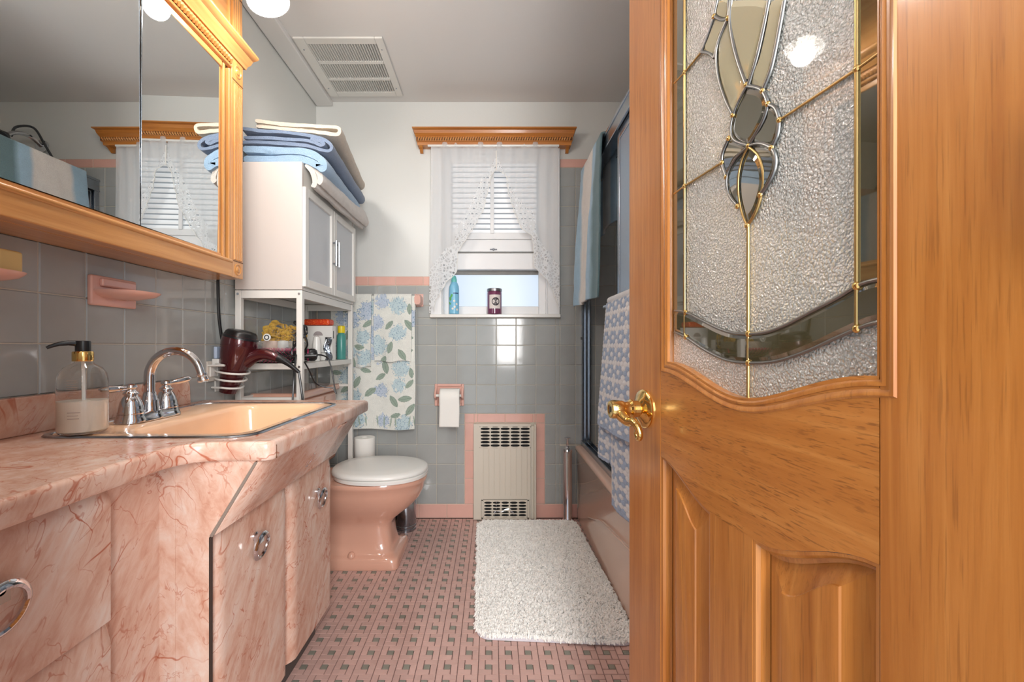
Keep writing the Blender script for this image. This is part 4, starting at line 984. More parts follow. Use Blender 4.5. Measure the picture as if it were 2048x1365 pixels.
def towel(name, label, mat, lines, th, y0, y1, shear, seed, group='folded towels stacked on the shelf unit', amp=.004):
    t = thing(name, label, 'towel', (-.80, 1.95, lines[0][0][1]), group)
    for q, ln in enumerate(lines):
        m = MB(); ribbon(m, ln, th, y0, y1, shear, seed=seed+q, amp=amp); m.build('fold', mat, t, smooth=75)
    return t
zt = 1.640
towel('folded_towel', 'ivory towel at the bottom of the stack, its fringed edge drooping over the cabinet doors', M['terry_white'],
      [[(-.712, 1.655), (-.695, 1.650), (-.672, 1.632), (-.655, 1.600), (-.650, 1.575), (-.659, 1.562)], [(-.700, 1.636), (-.684, 1.618), (-.674, 1.590), (-.672, 1.566), (-.678, 1.548)]], .026, 1.668, 2.262, .008, 3)
towel('folded_towel', 'light blue towel second from the bottom of the stack on the shelf unit', M['terry_blue'],
      [[(-.935, 1.655), (-.85, 1.655), (-.76, 1.655), (-.70, 1.650), (-.660, 1.632), (-.636, 1.618), (-.630, 1.632), (-.648, 1.655), (-.70, 1.678), (-.78, 1.684), (-.86, 1.690), (-.935, 1.692)]], .034, 1.660, 2.255, -.075, 11)
towel('folded_towel', 'slate blue towel with a rolled edge, second from the top of the stack', M['terry_navy'],
      [[(-.94, 1.714), (-.86, 1.712), (-.76, 1.706), (-.69, 1.700), (-.640, 1.684), (-.614, 1.680), (-.603, 1.694), (-.612, 1.712), (-.650, 1.732), (-.73, 1.744), (-.82, 1.752), (-.94, 1.764)],
       [(-.93, 1.731), (-.83, 1.729), (-.74, 1.724), (-.68, 1.716), (-.645, 1.703), (-.632, 1.706), (-.640, 1.715), (-.68, 1.726)]], .0165, 1.655, 2.25, -.085, 23, amp=.003)
towel('folded_towel', 'beige towel lying on top of the stack, above the slate blue one', M['terry_beige'],
      [[(-.895, 1.784), (-.82, 1.778), (-.74, 1.770), (-.66, 1.760), (-.604, 1.750), (-.586, 1.752), (-.580, 1.765), (-.592, 1.776), (-.66, 1.782), (-.75, 1.788), (-.83, 1.797), (-.898, 1.804)]], .0185, 1.675, 2.25, -.135, 37)
# ================================================================ FLORAL TOWELS ON THE BAR
rnd = random.Random(5)
tb = thing('towel_bar', 'pink ceramic post and rod on the grey tile, holding the floral towels', 'towel bar', (-.66, YB, 1.19))
for x in (-.405, -.935):
    m = MB(); m.box(x-.024, x+.024, YB-.006, YB-.001, 1.168, 1.236); m.loft([[(x+a*.022*q, YB-d, 1.200+b*.034*q) for (a, b) in ((-.6, -1), (.6, -1), (1, -.5), (1, .5), (.6, 1), (-.6, 1), (-1, .5), (-1, -.5))] for (q, d) in ((1.0, .006), (.95, .02), (.82, .05), (.74, .058))])
    m.build('post', M['pink_tile'], tb, smooth=35)
m = MB(); m.tube([(-.935, YB-.038, 1.205), (-.405, YB-.038, 1.205)], .008, 10); m.build('rod', M['white'], tb, smooth=True)
def hangtowel(name, label, mat, x0, x1, zt, zb, yb, colf, nu, nv, seed=0, grp=None, wav=.006, back=True, res=None, disp=None, hem=True, ax='x', th=.008, hook=.020, cat='towel', bot=None):
    """cloth draped over a bar: front face, round the bar, short rear fall"""
    t = thing(name, label, cat, ((x0+x1)/2, yb, zt) if ax == 'x' else (yb, (x0+x1)/2, zt), grp)
    vs, cols = [], []; H_ = zt-zb
    for j in range(nv):
        v = j/(nv-1)
        for i in range(nu):
            u = i/(nu-1); x = lerp(x0, x1, u)
            zbb = zb+(bot(u) if bot else 0)
            arc_ = .12*H_
            s_ = v*(zt-zbb+arc_)
            if s_ < arc_: z = zt-arc_+s_+ -.0; z = zt-(arc_-s_)*.9; d = -hook*.4; 
            else: z = zt-(s_-arc_); d = hook
            # round the top
            q = (s_-arc_)/.016
            if abs(q) < 1: z = zt+.006*math.cos(q*PI/2)-(.016*abs(q) if abs(q) > .7 else 0)*.5; d = lerp(-hook*.4, hook, (q+1)/2)
            fall = max(0, s_-arc_)/H_
            wv = wav*math.sin(u*7+seed)*fall+wav*.6*math.sin(u*15+seed*2)*fall+.003*noise.noise(Vector((x*8, z*8, seed)))
            dp = disp(x, z) if (disp and s_ > arc_) else 0
            wz = -.004*math.sin(u*9+seed)*fall
            off = d+wv+dp
            xx = x+.004*math.sin(z*9+seed)*fall*(1 if u > .5 else -1)
            vs.append((xx, yb-off, z+wz) if ax == 'x' else (yb-off, xx, z+wz)); cols.append(colf(x, z)+(1,))
    m = MB(); m.add(vs, [(j*nu+i, j*nu+i+1, (j+1)*nu+i+1, (j+1)*nu+i) for j in range(nv-1) for i in range(nu-1)])
    o = m.build('cloth', mat, t, smooth=80, fix=False, solid=th); paint(o, cols); return t
def make_floral(seed, x0, x1, z0, z1, nb, nl, sprays=False):
    r = random.Random(seed); fl, lv = [], []
    for _ in range(400):
        if len(fl) >= nb: break
        c = (r.uniform(x0, x1), r.uniform(z0, z1), r.uniform(.040, .058))
        if all(math.hypot(c[0]-f[0], c[1]-f[1]) > .085 for f in fl): fl.append(c+(r.random(),))
    for _ in range(900):
        if len(lv) >= nl: break
        c = (r.uniform(x0, x1), r.uniform(z0+(.05 if sprays else 0), z1), r.uniform(0, PI), r.uniform(.028, .040))
        if all(math.hypot(c[0]-f[0], c[1]-f[1]) > .036+f[2]*.45 for f in fl) and all(math.hypot(c[0]-l[0], c[1]-l[1]) > .058 for l in lv): lv.append(c)
    base = [lin(v) for v in (228, 229, 222)]; grn = [lin(v) for v in (158, 174, 160)]; grn2 = [lin(v) for v in (128, 146, 134)]; blu = [lin(v) for v in (176, 204, 214)]; dk = [lin(v) for v in (128, 156, 178)]; blu2 = [lin(v) for v in (172, 190, 216)]
    def f(x, z):
        c = base
        for (a, b, rr, h) in fl:
            d = math.hypot(x-a, z-b)/rr
            if d < 1.15:
                e = noise.noise(Vector((x*190, z*190, a*10))); e2 = noise.noise(Vector((x*70, z*70, 3)))
                if d < .85+.5*e2: c = [lerp(p, q, .72+.25*e) for p, q in zip(c, blu2 if h > .55 else blu)]
                if e > .33 and d < 1.05: c = dk
        for (a, b, an, L) in lv:
            dx, dz = x-a, z-b; p = (dx*math.cos(an)+dz*math.sin(an))/L; q = (-dx*math.sin(an)+dz*math.cos(an))/(L*.46)
            if abs(p) < 1 and abs(q) < (1-p*p)**.8*.95:
                c = grn2 if (abs(q) < .07 or abs(q) > (1-p*p)**.8*.80) else [lerp(u_, v_, .15+.15*noise.noise(Vector((x*120, z*120, 0)))) for u_, v_ in zip(grn, grn2)]
        if sprays and z < z0+.085:
            k = (x*30) % 1.0; ph = math.floor(x*30)
            yy = (z-z0-.015)/.06; cxp = .5+.28*math.sin(ph*2.1)*yy
            if 0 < yy < 1 and abs(k-cxp) < .11*math.sin(PI*yy)**.6 and (ph % 5) != 0: c = grn
        return tuple(c)
    return f
YT = YB-.040
hangtowel('bath_towel', 'floral bath towel with blue hydrangeas and green leaves, longest one on the bar', M['print_col'], -.872, -.418, 1.214, .500, YT, make_floral(3, -.87, -.42, .50, 1.2, 17, 26, True), 190, 300, seed=1, grp='floral towels on the wall bar', hook=.012)
hangtowel('hand_towel', 'small floral hand towel hung over the right half of the bath towel', M['print_col'], -.636, -.436, 1.222, .868, YT-.010, make_floral(8, -.636, -.436, .868, 1.2, 5, 6), 90, 160, seed=4, grp='floral towels on the wall bar', wav=.004, hook=.018)
hangtowel('hand_towel', 'small floral hand towel hung beside the shelf unit, left of the other hand towel', M['print_col'], -.80, -.650, 1.222, .838, YT-.010, make_floral(13, -.80, -.64, .838, 1.2, 5, 5), 70, 160, seed=2.5, grp='floral towels on the wall bar', wav=.004, hook=.018)
# ================================================================ STRIPED TOWEL ON THE HEADER
tealg, whit, blue_, dteal = [tuple(lin(v) for v in q) for q in ((122, 148, 152), (226, 220, 214), (162, 192, 212), (104, 130, 136))]
def stripes(y, z):   # bands run down the cloth, near edge dark
    t_ = (2.30-y)/.42+.02*noise.noise(Vector((y*30, z*12, 0)))
    st = [(0, blue_), (.08, blue_), (.13, whit), (.54, whit), (.60, blue_), (.70, blue_), (.76, dteal), (1.0, dteal)]
    t_ = min(max(t_, 0), .999)
    for a, b in zip(st, st[1:]):
        if a[0] <= t_ <= b[0]: return tuple(lerp(p, q, (t_-a[0])/(b[0]-a[0])) for p, q in zip(a[1], b[1]))
t = thing('striped_towel', 'teal, ivory and blue striped towel draped over the shower screen header', 'towel', (.48, 2.1, 1.87))
def stgrid(u, v):
    y = lerp(2.34, 1.915, u)
    s = v*1.16
    if s < .35: x = xs+.072+.010*math.sin(y*20); z = 1.872-(.35-s)
    elif s < .45: a = (s-.35)/.10; x = lerp(xs+.072, xs-.014, a); z = 1.873+.006*math.sin(a*PI)
    else: q = s-.45; x = xs-.014-.028*min(1, q/.7)-.010*math.sin(u*9+q*3)*min(1, q*3)-.006*math.sin(u*19)*min(1, q*2); z = 1.872-q
    if s > .45: y += .05*(s-.45)*(1-2*u)*.35 + (.02 if u < .5 else .0)*(s-.45)
    return (x+.003*noise.noise(Vector((y*14, z*14, 1))), y, z)
nu, nv = 120, 220; m = MB(); m.grid(stgrid, nu, nv); o = m.build('cloth', M['terry_col'], t, smooth=80, fix=False, solid=.009)
paint(o, [stripes(lerp(2.34, 1.915, i/(nu-1)), j/(nv-1))+(1,) for j in range(nv) for i in range(nu)])
t = thing('grey_towel', 'grey towel hanging inside the shower screen behind the striped one', 'towel', (.56, 1.86, 1.8))
def gg(u, v):
    y = lerp(2.02, 1.80, u); q = v*.62
    return (xs+.082+.012*math.sin(u*8+q*2), y, 1.80-q)
m = MB(); m.grid(gg, 30, 60); m.build('cloth', M['terry_grey'], t, smooth=80, solid=.010)
m = MB(); m.tube([(xs+.080, 1.70, 1.803), (xs+.080, 2.43, 1.803)], .006, 8); m.build('inner_rod', M['alu'], scr, smooth=True)
# ================================================================ HEXAGON TOWEL
HS = .0096
def hexcell(y, z):
    y = y*.56
    q = (math.sqrt(3)/3*y-1/3*z)/HS; r_ = (2/3*z)/HS
    x_, z_ = q, r_; y_ = -x_-z_; rx, ry, rz = round(x_), round(y_), round(z_)
    dx, dy, dz = abs(rx-x_), abs(ry-y_), abs(rz-z_)
    if dx > dy and dx > dz: rx = -ry-rz
    elif dy > dz: pass
    else: rz = -rx-ry
    cy, cz = HS*math.sqrt(3)*(rx+rz/2), HS*1.5*rz
    return rx, rz, math.hypot(y-cy, z-cz)/HS
BL, WH = tuple(lin(v) for v in (158, 176, 202)), tuple(lin(v) for v in (226, 226, 228))
def hexcol(y, z):
    a, b, d = hexcell(y, z); best = False
    for (da, db) in ((1, 0), (-1, 0), (0, 1), (0, -1), (1, -1), (-1, 1)):
        A, B2 = a+da, b+db
        if B2 % 4 == 0 and (A+B2//2) % 3 == 0: best = True
    c = BL if best else WH
    k = 1-.22*max(0, (d-.55)/.45); return tuple(v*k for v in c)
def hexdisp(y, z):
    a, b, d = hexcell(y, z); return .0032*max(0, 1-d**3)
def hexcol_h(zb):
    return lambda y, z: (tuple(lin(v) for v in (150, 168, 196)) if z < zb+.014 else hexcol(y, z))
ht = thing('hexagon_towel', 'blue and white towel with raised hexagon flowers, hung on the glass screen bar', 'towel', (.43, 1.5, 1.1))
def hexlayer(nm, x0, y0, y1, zt_, botf, nu, nv, seed, lean):
    vs, cols = [], []
    for j in range(nv):
        v = j/(nv-1)
        for i in range(nu):
            u = i/(nu-1); y = lerp(y1, y0, u); zb = botf(u); z = lerp(zt_, zb, v); fall = (zt_-z)/.7
            x = x0-lean*min(1, fall*1.6)-.012*math.sin(u*6+seed)*fall-.006*math.sin(u*14+seed)*fall
            if v < .02: x += .008
            x -= hexdisp(y, z); cy = y+.012*fall*(1-2*u)+(.018*fall*(1-u))
            vs.append((x, cy, z)); cols.append((BL if z < zb+.012 else hexcol(y, z))+(1,))
    m = MB(); m.add(vs, [(j*nu+i, j*nu+i+1, (j+1)*nu+i+1, (j+1)*nu+i) for j in range(nv-1) for i in range(nu-1)])
    o = m.build(nm, M['terry_col'], ht, smooth=80, fix=False, solid=.008); paint(o, cols)
hexlayer('front_flap', xs-.058, 1.22, 1.640, 1.116, lambda u: .662, 150, 170, 0, .028)
hexlayer('rear_flap', xs-.048, 1.22, 1.640, 1.113, lambda u: .535 if u < .24 else (.545-(u-.24)*.30 if u < .30 else .400-.0*(u)), 150, 250, 1.2, .022)
m = MB(); m.tube([(xs-.047, 1.21, 1.118), (xs-.047, 1.645, 1.118)], .014, 10); o = m.build('bar_fold', M['terry_col'], ht, smooth=True); paint(o, [hexcol(v[1], v[2])+(1,) for v in m.v])
# ================================================================ OPEN DOOR (free edge away from the camera)
KD, CD = .12, .368
Yf = CD/(.3085+KD); DL = math.sqrt(1+KD*KD)
door = thing('oak_door', 'open oak door with a leaded glass panel and two raised panels, hinged at the right', 'door', (CD-KD*Yf, Yf, 0))
door.rotation_euler = (0, 0, math.atan2(-1, KD))
def dbuild(m, name, mat, parent=None, **kw):
    o = m.build(name, mat, None, **kw); o.parent = parent or door; return o
def D(px, py):
    Y = CD/((px-CX)/F+KD); return ((Yf-Y)*DL, H-(py-CY)*Y/F)
s0, s1, s2, s3, s4, s5 = 0, .1197, .2577, .340, .4935, .613
TH = .035; SCN = (s1+s4)/2
def zpan(s): return .722+.044*sm((abs(s-SCN)-.040)/.147)
gL, gR = D(1334, 0)[0], D(1753, 0)[0]; gC = (gL+gR)/2; gT = 1.86
def zgl(s): return .886+.038*sm(abs(s-gC)/((gR-gL)/2))
m = MB(); m.box(s0, s1+.004, 0, TH, .012, 2.03); dbuild(m, 'stile', M['oak_v'], bevel=.002)
m = MB(); m.box(s4-.002, s5, 0, TH, .012, 2.03); dbuild(m, 'stile', M['oak_v'], bevel=.002)
N = 28
poly = [(lerp(s1+.004, s4-.002, k/N), zpan(lerp(s1, s4, k/N))) for k in range(N+1)]
top = [(lerp(gR, gL, k/N), zgl(lerp(gR, gL, k/N))) for k in range(N+1)]
rings = [[(x, y, z) for (x, z) in poly+[(s4-.002, top[0][1])]+top+[(s1+.004, top[-1][1])]] for y in (.0004, TH-.0004)]
m = MB(); m.loft(rings); dbuild(m, 'lock_rail', M['oak_h'])
m = MB(); m.box(s2, s3, .0006, TH-.001, .20, .735); dbuild(m, 'mullion', M['oak_v'])
m = MB(); m.box(s1+.004, s4-.002, .0004, TH-.0004, .012, .20); dbuild(m, 'bottom_rail', M['oak_h'])
m = MB(); m.box(s1+.004, s4-.002, .0004, TH-.0004, gT, 2.03); dbuild(m, 'top_rail', M['oak_h'])
# raised panels
for (a, b) in ((s1+.004, s2), (s3, s4-.002)):
    def out(dx, dz, y, q=14):
        A, B_ = a+dx, b-dx
        return [(A, y, .20+dz), (B_, y, .20+dz)]+[(lerp(B_, A, k/q), y, zpan(lerp(b, a, k/q))-dz) for k in range(q+1)]
    m = MB(); m.loft([out(0, 0, .001), out(.004, .004, .002), out(.007, .007, .006), out(.008, .008, .0115), out(.013, .013, .0135)], False, False); dbuild(m, 'sticking', M['oak_v'], smooth=25)
    m = MB(); m.loft([out(.012, .012, .0145), out(.014, .014, .0140), out(.040, .040, .0055), out(.041, .041, .0035), out(.0435, .0435, .0030)], False, True); dbuild(m, 'raised_panel', M['oak_v'], smooth=20)
# glass opening moulding
def gout(d, y, q=26):
    A, B_ = gL-d, gR+d
    return [(lerp(A, B_, k/q), y, zgl(lerp(gL, gR, k/q))-d*1.0) for k in range(q+1)]+[(B_, y, gT), (A, y, gT)]
m = MB(); m.loft([gout(.0, .012), gout(.0, .005), gout(.0022, .0012), gout(.0055, -.0012), gout(.0080, -.0005), gout(.0085, .0010), gout(.0105, .0004), gout(.0125, -.0015), gout(.0155, -.0018), gout(.0175, .0008)], False, False); dbuild(m, 'glazing_bead', M['oak_v'], smooth=50)
for (sa, sb_) in ((s1+.004, gL), (gR, s4-.002)):
    m = MB(); m.box(min(sa, sb_), max(sa, sb_), .0006, TH-.0006, .90, gT); dbuild(m, 'inner_edge', M['oak_v'])
# textured glass
def seedy():
    t = NT('granite_textured_glass'); c = t.coord((1, 1, 1))
    v = t.n('ShaderNodeTexVoronoi', feature='SMOOTH_F1'); t.l(c, v.inputs['Vector']); v.inputs['Scale'].default_value = 400
    n1 = t.noise(c, 600, 2); h = t.math('MULTIPLY_ADD', n1, .4, v.outputs['Distance'])
    t.set(Base_Color=t.mix(t.smooth(h, .25, .75), RGB(226, 227, 220), RGB(166, 167, 160)), Roughness=.10, Transmission_Weight=.40, IOR=1.45); t.bump(h, 1.0, .0024)  # granule tops painted lighter to suggest sparkle in the glass
    t.p.inputs['Coat Weight'].default_value = .8; t.p.inputs['Coat Roughness'].default_value = .02
    return t.m
M['seedy'] = seedy()
m = MB(); m.add([(x, .012, z) for (x, y, z) in gout(0, 0)]+[(x, .017, z) for (x, y, z) in gout(0, 0)], [tuple(range(29)), tuple(range(57, 28, -1))]); dbuild(m, 'textured_glass', M['seedy'])
M['bevel_glass'] = flat('bevelled_glass', RGB(112, 106, 82), .03, 0, Coat_Weight=1.0, Metallic=0) if False else None
t_ = NT('smoky_bevelled_glass'); t_.set(Base_Color=RGB(72, 66, 44), Roughness=.03, Specular_IOR_Level=1.0, Coat_Weight=1.0, Coat_Roughness=.02, Coat_IOR=1.9); M['dark_bevel'] = t_.m
t_ = NT('clear_bevelled_glass'); t_.set(Base_Color=RGB(168, 158, 126), Roughness=.05, Specular_IOR_Level=.9, Coat_Weight=.8, Coat_Roughness=.02); M['light_bevel'] = t_.m
def R1(x, y): return D(1250+x/2.844, y/2.844)
def R2(x, y): return D(1250+x/2.967, 400+y/2.967)
def came(pts, name='came', mat='lead', r=.0024, smooth_=True):
    p3 = [(s, .0095, z) for (s, z) in pts]; p3 = catmull(p3, 5) if (smooth_ and len(p3) > 2) else p3
    m = MB(); m.tube(p3, r, 8, flat=.75); return dbuild(m, name, M[mat], smooth=60)
def piece(pts, mat='light_bevel', name='bevelled_piece'):
    p3 = catmull([(s, 0, z) for (s, z) in pts+[pts[0]]], 4)[:-1]; c = Vector((0, 0, 0))
    for p in p3: c += p
    c /= len(p3)
    def rg(k, y): return [(c.x+(p.x-c.x)*k, y, c.z+(p.z-c.z)*k) for p in p3]
    m = MB(); m.loft([rg(1, .0118), rg(.995, .0105), rg(.80, .0088)], False, True); return dbuild(m, name, M[mat], smooth=12)
up_ = [R2(x, y) for (x, y) in ((262, 657), (327, 668), (420, 715), (520, 765), (600, 790), (690, 795), (790, 785), (900, 745), (1050, 665), (1200, 585), (1320, 510), (1400, 480), (1500, 460))]
lo_ = [R2(x, y) for (x, y) in ((262, 785), (327, 815), (420, 880), (520, 935), (600, 960), (690, 968), (800, 965), (900, 945), (1050, 890), (1180, 828), (1320, 765), (1400, 735), (1500, 715))]
came(up_); came(lo_)
def strip(a, b, mat):
    vs = [(s, .0105, z) for (s, z) in a]+[(s, .0105, z) for (s, z) in b]; n = len(a)
    ia = [((p[0]*.88+q[0]*.12), .0088, (p[1]*.82+q[1]*.18)) for p, q in zip(a, b)]; ib = [((q[0]*.88+p[0]*.12), .0088, (q[1]*.82+p[1]*.18)) for p, q in zip(a, b)]
    vs += ia+ib; fs = []
    for i in range(n-1): fs += [(i, i+1, 2*n+i+1, 2*n+i), (2*n+i, 2*n+i+1, 3*n+i+1, 3*n+i), (3*n+i, 3*n+i+1, n+i+1, n+i)]
    m = MB(); m.add(vs, fs); dbuild(m, 'bevelled_piece', M[mat], smooth=12)
def dens(l, a, b, k=9):
    d = [(p.x, p.z) for p in catmull([(s, 0, z) for (s, z) in l[a:b+1]], k)]; return d
for (a, b) in ((0, 1), (1, 5), (5, 10), (10, 12)): strip(dens(up_, a, b), dens(lo_, a, b), 'dark_bevel')
bl, br_ = R1(306, 300)[0], R1(1266, 600)[0]; ztop = gT-.06
came([(bl, up_[1][1]+.0), (bl, ztop)], mat='brass_dull', r=.0018); came([(bl, up_[1][1]), (bl, lo_[1][1])], mat='brass_dull', r=.0018)
came([(br_, up_[10][1]), (br_, ztop)], mat='brass_dull', r=.0022); came([(br_, up_[10][1]), (br_, lo_[10][1])], mat='brass_dull', r=.0022)
cx0, cz0_ = R2(688, 797)
came([(cx0, R1(655, 1280)[1]), (cx0, lo_[5][1])], mat='brass_dull', r=.002); came([(cx0, lo_[5][1]), (cx0, zgl(cx0))], mat='brass_dull', r=.002)
came([(bl, ztop), (br_, ztop)], mat='brass_dull', r=.002)
# side border strips
for (a, b, n_) in ((gL+.0005, bl, 1), (br_, gR-.0005, 10)):
    zz0 = up_[n_][1]; vs = [(a, .0105, zz0), (b, .0105, zz0), (b, .0105, ztop), (a, .0105, ztop), (a+.004, .0090, zz0+.004), (b-.004, .0090, zz0+.004), (b-.004, .0090, ztop-.004), (a+.004, .0090, ztop-.004)]
    m = MB(); m.add(vs, [(0, 1, 5, 4), (1, 2, 6, 5), (2, 3, 7, 6), (3, 0, 4, 7), (4, 5, 6, 7)]); dbuild(m, 'bevelled_border', M['dark_bevel'], smooth=12)
def L1(*p): return [R1(x, y) for (x, y) in p]
lines = [L1((400, 292), (432, 205), (470, 90)), L1((470, 85), (510, 108), (548, 100)), L1((487, 0), (478, 45), (470, 85)), L1((400, 292), (440, 298), (472, 325)), L1((472, 325), (500, 215), (548, 100)), L1((548, 100), (555, 50), (552, 0)),
         L1((566, 0), (560, 110), (575, 230), (605, 350), (650, 480)), L1((548, 100), (505, 200), (482, 300), (492, 430), (530, 560), (575, 655)), L1((775, 0), (748, 150), (705, 340), (662, 480)), L1((862, 0), (822, 230), (785, 400), (740, 515)),
         L1((650, 490), (592, 610), (563, 720), (580, 795), (660, 828)), L1((650, 485), (705, 493), (740, 515), (768, 580), (757, 650), (720, 730), (662, 825)), L1((770, 590), (810, 610), (832, 680), (822, 770), (790, 838)),
         L1((662, 828), (720, 812), (790, 840), (814, 910), (795, 1000), (728, 1108)), L1((552, 785), (518, 870), (515, 930), (538, 1005)), L1((660, 832), (590, 900), (543, 1000), (550, 1100), (602, 1172))]
for l in lines: came(l)
blines = [L1((662, 832), (625, 910), (606, 1010), (608, 1120), (628, 1220), (655, 1282)), L1((662, 832), (715, 880), (742, 970), (742, 1060), (705, 1200), (655, 1282)), L1((835, 680), (1266, 388), (1440, 258)), L1((250, 470), (306, 410), (400, 292)), L1((250, 1100), (306, 1058), (515, 922))]
for l in blines: came(l, mat='brass_dull', r=.002, smooth_=len(l) > 3)
piece(L1((552, 2), (550, 100), (575, 235), (640, 450), (690, 330), (740, 150), (768, 2)))
piece(L1((785, 2), (760, 150), (720, 330), (675, 470), (735, 508), (780, 400), (818, 230), (855, 2)))
piece(L1((545, 120), (505, 210), (488, 300), (497, 430), (535, 560), (575, 640), (640, 505), (600, 360), (570, 240)))
piece(L1((475, 105), (440, 200), (410, 285), (468, 312), (498, 200), (540, 110)))
piece(L1((493, 2), (480, 75), (512, 98), (542, 92), (548, 2)))
piece(L1((650, 500), (598, 610), (570, 720), (585, 788), (655, 818), (715, 722), (750, 645), (760, 580), (735, 522)), 'dark_bevel')
piece(L1((775, 605), (765, 660), (725, 740), (685, 805), (785, 828), (815, 765), (825, 680), (806, 618)), 'dark_bevel')
piece(L1((552, 800), (524, 870), (522, 930), (538, 985), (580, 900), (640, 838)), 'dark_bevel')
piece(L1((640, 860), (598, 910), (552, 1000), (558, 1095), (598, 1155), (602, 1000)), 'dark_bevel')
piece(L1((662, 845), (632, 915), (614, 1010), (616, 1120), (634, 1210), (655, 1262), (700, 1190), (735, 1060), (735, 970), (710, 890)), 'dark_bevel')
piece(L1((690, 830), (725, 880), (750, 970), (745, 1080), (790, 995), (806, 905), (782, 848)), 'dark_bevel')
for (x, y) in ((650, 480), (662, 828), (740, 515), (770, 590), (835, 680), (790, 838), (575, 655), (552, 785), (515, 925), (538, 1005), (602, 1172), (728, 1108), (548, 100), (470, 90), (1266, 388), (306, 410), (306, 1058), (655, 1282)):
    s, z = R1(x, y); dbuild(MB().ball((s, .009, z), .0036, 10, (1, .7, 1)), 'solder_joint', M['brass'], smooth=True)
for p in (up_[1], up_[5], up_[10], lo_[1], lo_[5], lo_[10]): dbuild(MB().ball((p[0], .009, p[1]), .0040, 10, (1, .7, 1)), 'solder_joint', M['brass'], smooth=True)
# lever handle: rose, neck, keyed barrel, S-curved lever with scroll
ks, kz = D(1289, 818)
hb = MB(); hb.lathe([(.034, 0), (.0345, -.003), (.032, -.006), (.024, -.008), (.019, -.011), (.015, -.013), (.0145, -.022), (.017, -.024), (.017, -.027), (.0135, -.030), (.013, -.038), (.0155, -.042), (.0165, -.050), (.0165, -.060), (.015, -.064), (.009, -.0648), (.006, -.0635), (.0005, -.0635)], (ks, 0, kz), 'Y', n=32)
hnd = dbuild(hb, 'door_handle', M['brass'], smooth=40)
hb = MB(); hb.tube(catmull([(ks, -.050, kz-.002), (ks+.012, -.048, kz-.010), (ks+.026, -.042, kz-.018), (ks+.040, -.040, kz-.016), (ks+.052, -.038, kz-.022), (ks+.058, -.036, kz-.034), (ks+.052, -.035, kz-.042), (ks+.044, -.035, kz-.036), (ks+.047, -.035, kz-.030)], 5), [lerp(.011, .0050, min(1, k/26)) for k in range(41)], 12)
dbuild(hb, 'lever', M['brass'], hnd, smooth=60)
dbuild(MB().box(ks-.0012, ks+.0012, -.0652, -.0630, kz-.005, kz+.005), 'key_slot', M['black'], hnd)
for z in (.22, 1.05, 1.83):
    dbuild(MB().tube([(s5+.004, -.006, z-.045), (s5+.004, -.006, z+.045)], .006, 10), 'hinge', M['brass'], smooth=True)
# ================================================================ BATH MAT
rug = thing('bath_mat', 'white shaggy rectangular bath mat on the mosaic floor beside the tub', 'bath mat', (.19, 1.9, .001))
c4 = [(-.078, 2.366), (.440, 2.366), (.463, 1.395), (-.052, 1.425)]
def rugpt(u, v):
    a = (lerp(c4[0][0], c4[1][0], u), lerp(c4[0][1], c4[1][1], u)); b = (lerp(c4[3][0], c4[2][0], u), lerp(c4[3][1], c4[2][1], u))
    return lerp(a[0], b[0], v), lerp(a[1], b[1], v)+.006*math.sin(u*7)*v
def inr(u, v, r=.05):
    x, y = u*.52, v*.96
    cx = min(max(x, r), .52-r); cy = min(max(y, r), .96-r); return math.hypot(x-cx, y-cy) <= r
m = MB(); bp = [rugpt(x/.52, y/.96) for (x, y) in rrect(0, .52, 0, .96, .05)]
m.prism(bp, .0015, .010, 'XY'); m.build('backing', flat('mat_backing', RGB(222, 220, 226), .9), rug)
rr = random.Random(9); nT = 23000; V = []; Fc = []
K = 4
for _ in range(nT):
    u, v = rr.random(), rr.random()
    if not inr(u, v): continue
    x, y = rugpt(u, v); edge = min(u*.52, (1-u)*.52, v*.96, (1-v)*.96)
    an = rr.uniform(0, 2*PI); le = rr.uniform(.003, .008); ox, oy = math.cos(an)*le, math.sin(an)*le
    if edge < .012: 
        k_ = 1.0; ox += (-1 if u < .05 else 1 if u > .96 else 0)*.006; oy += (1 if v < .02 else -1 if v > .98 else 0)*.006
    h = rr.uniform(.012, .019); r0 = rr.uniform(.0026, .0036)
    lo = len(V)
    for (t__, z, r_) in ((0, .007, r0*.8), (.45, .007+h*.75, r0*1.2), (1, .007+h*(.98 if edge > .012 else .35), r0*.65)):
        cxx, cyy = x+ox*t__, y+oy*t__; 
        for q in range(K):
            a_ = 2*PI*q/K+an; V.append((cxx+math.cos(a_)*r_*(1), cyy+math.sin(a_)*r_, z+(math.sin(a_*1.0)*r_*.3)))
    for l in range(2):
        for q in range(K): q2 = (q+1) % K; Fc.append((lo+l*K+q, lo+l*K+q2, lo+(l+1)*K+q2, lo+(l+1)*K+q))
    Fc.append(tuple(lo+2*K+q for q in range(K)))
V = [(min(a, .468), b, c) for (a, b, c) in V]
m = MB(); m.add(V, Fc); o = m.build('shag_pile', M['rug'], rug, smooth=70, fix=False); stuff(o)
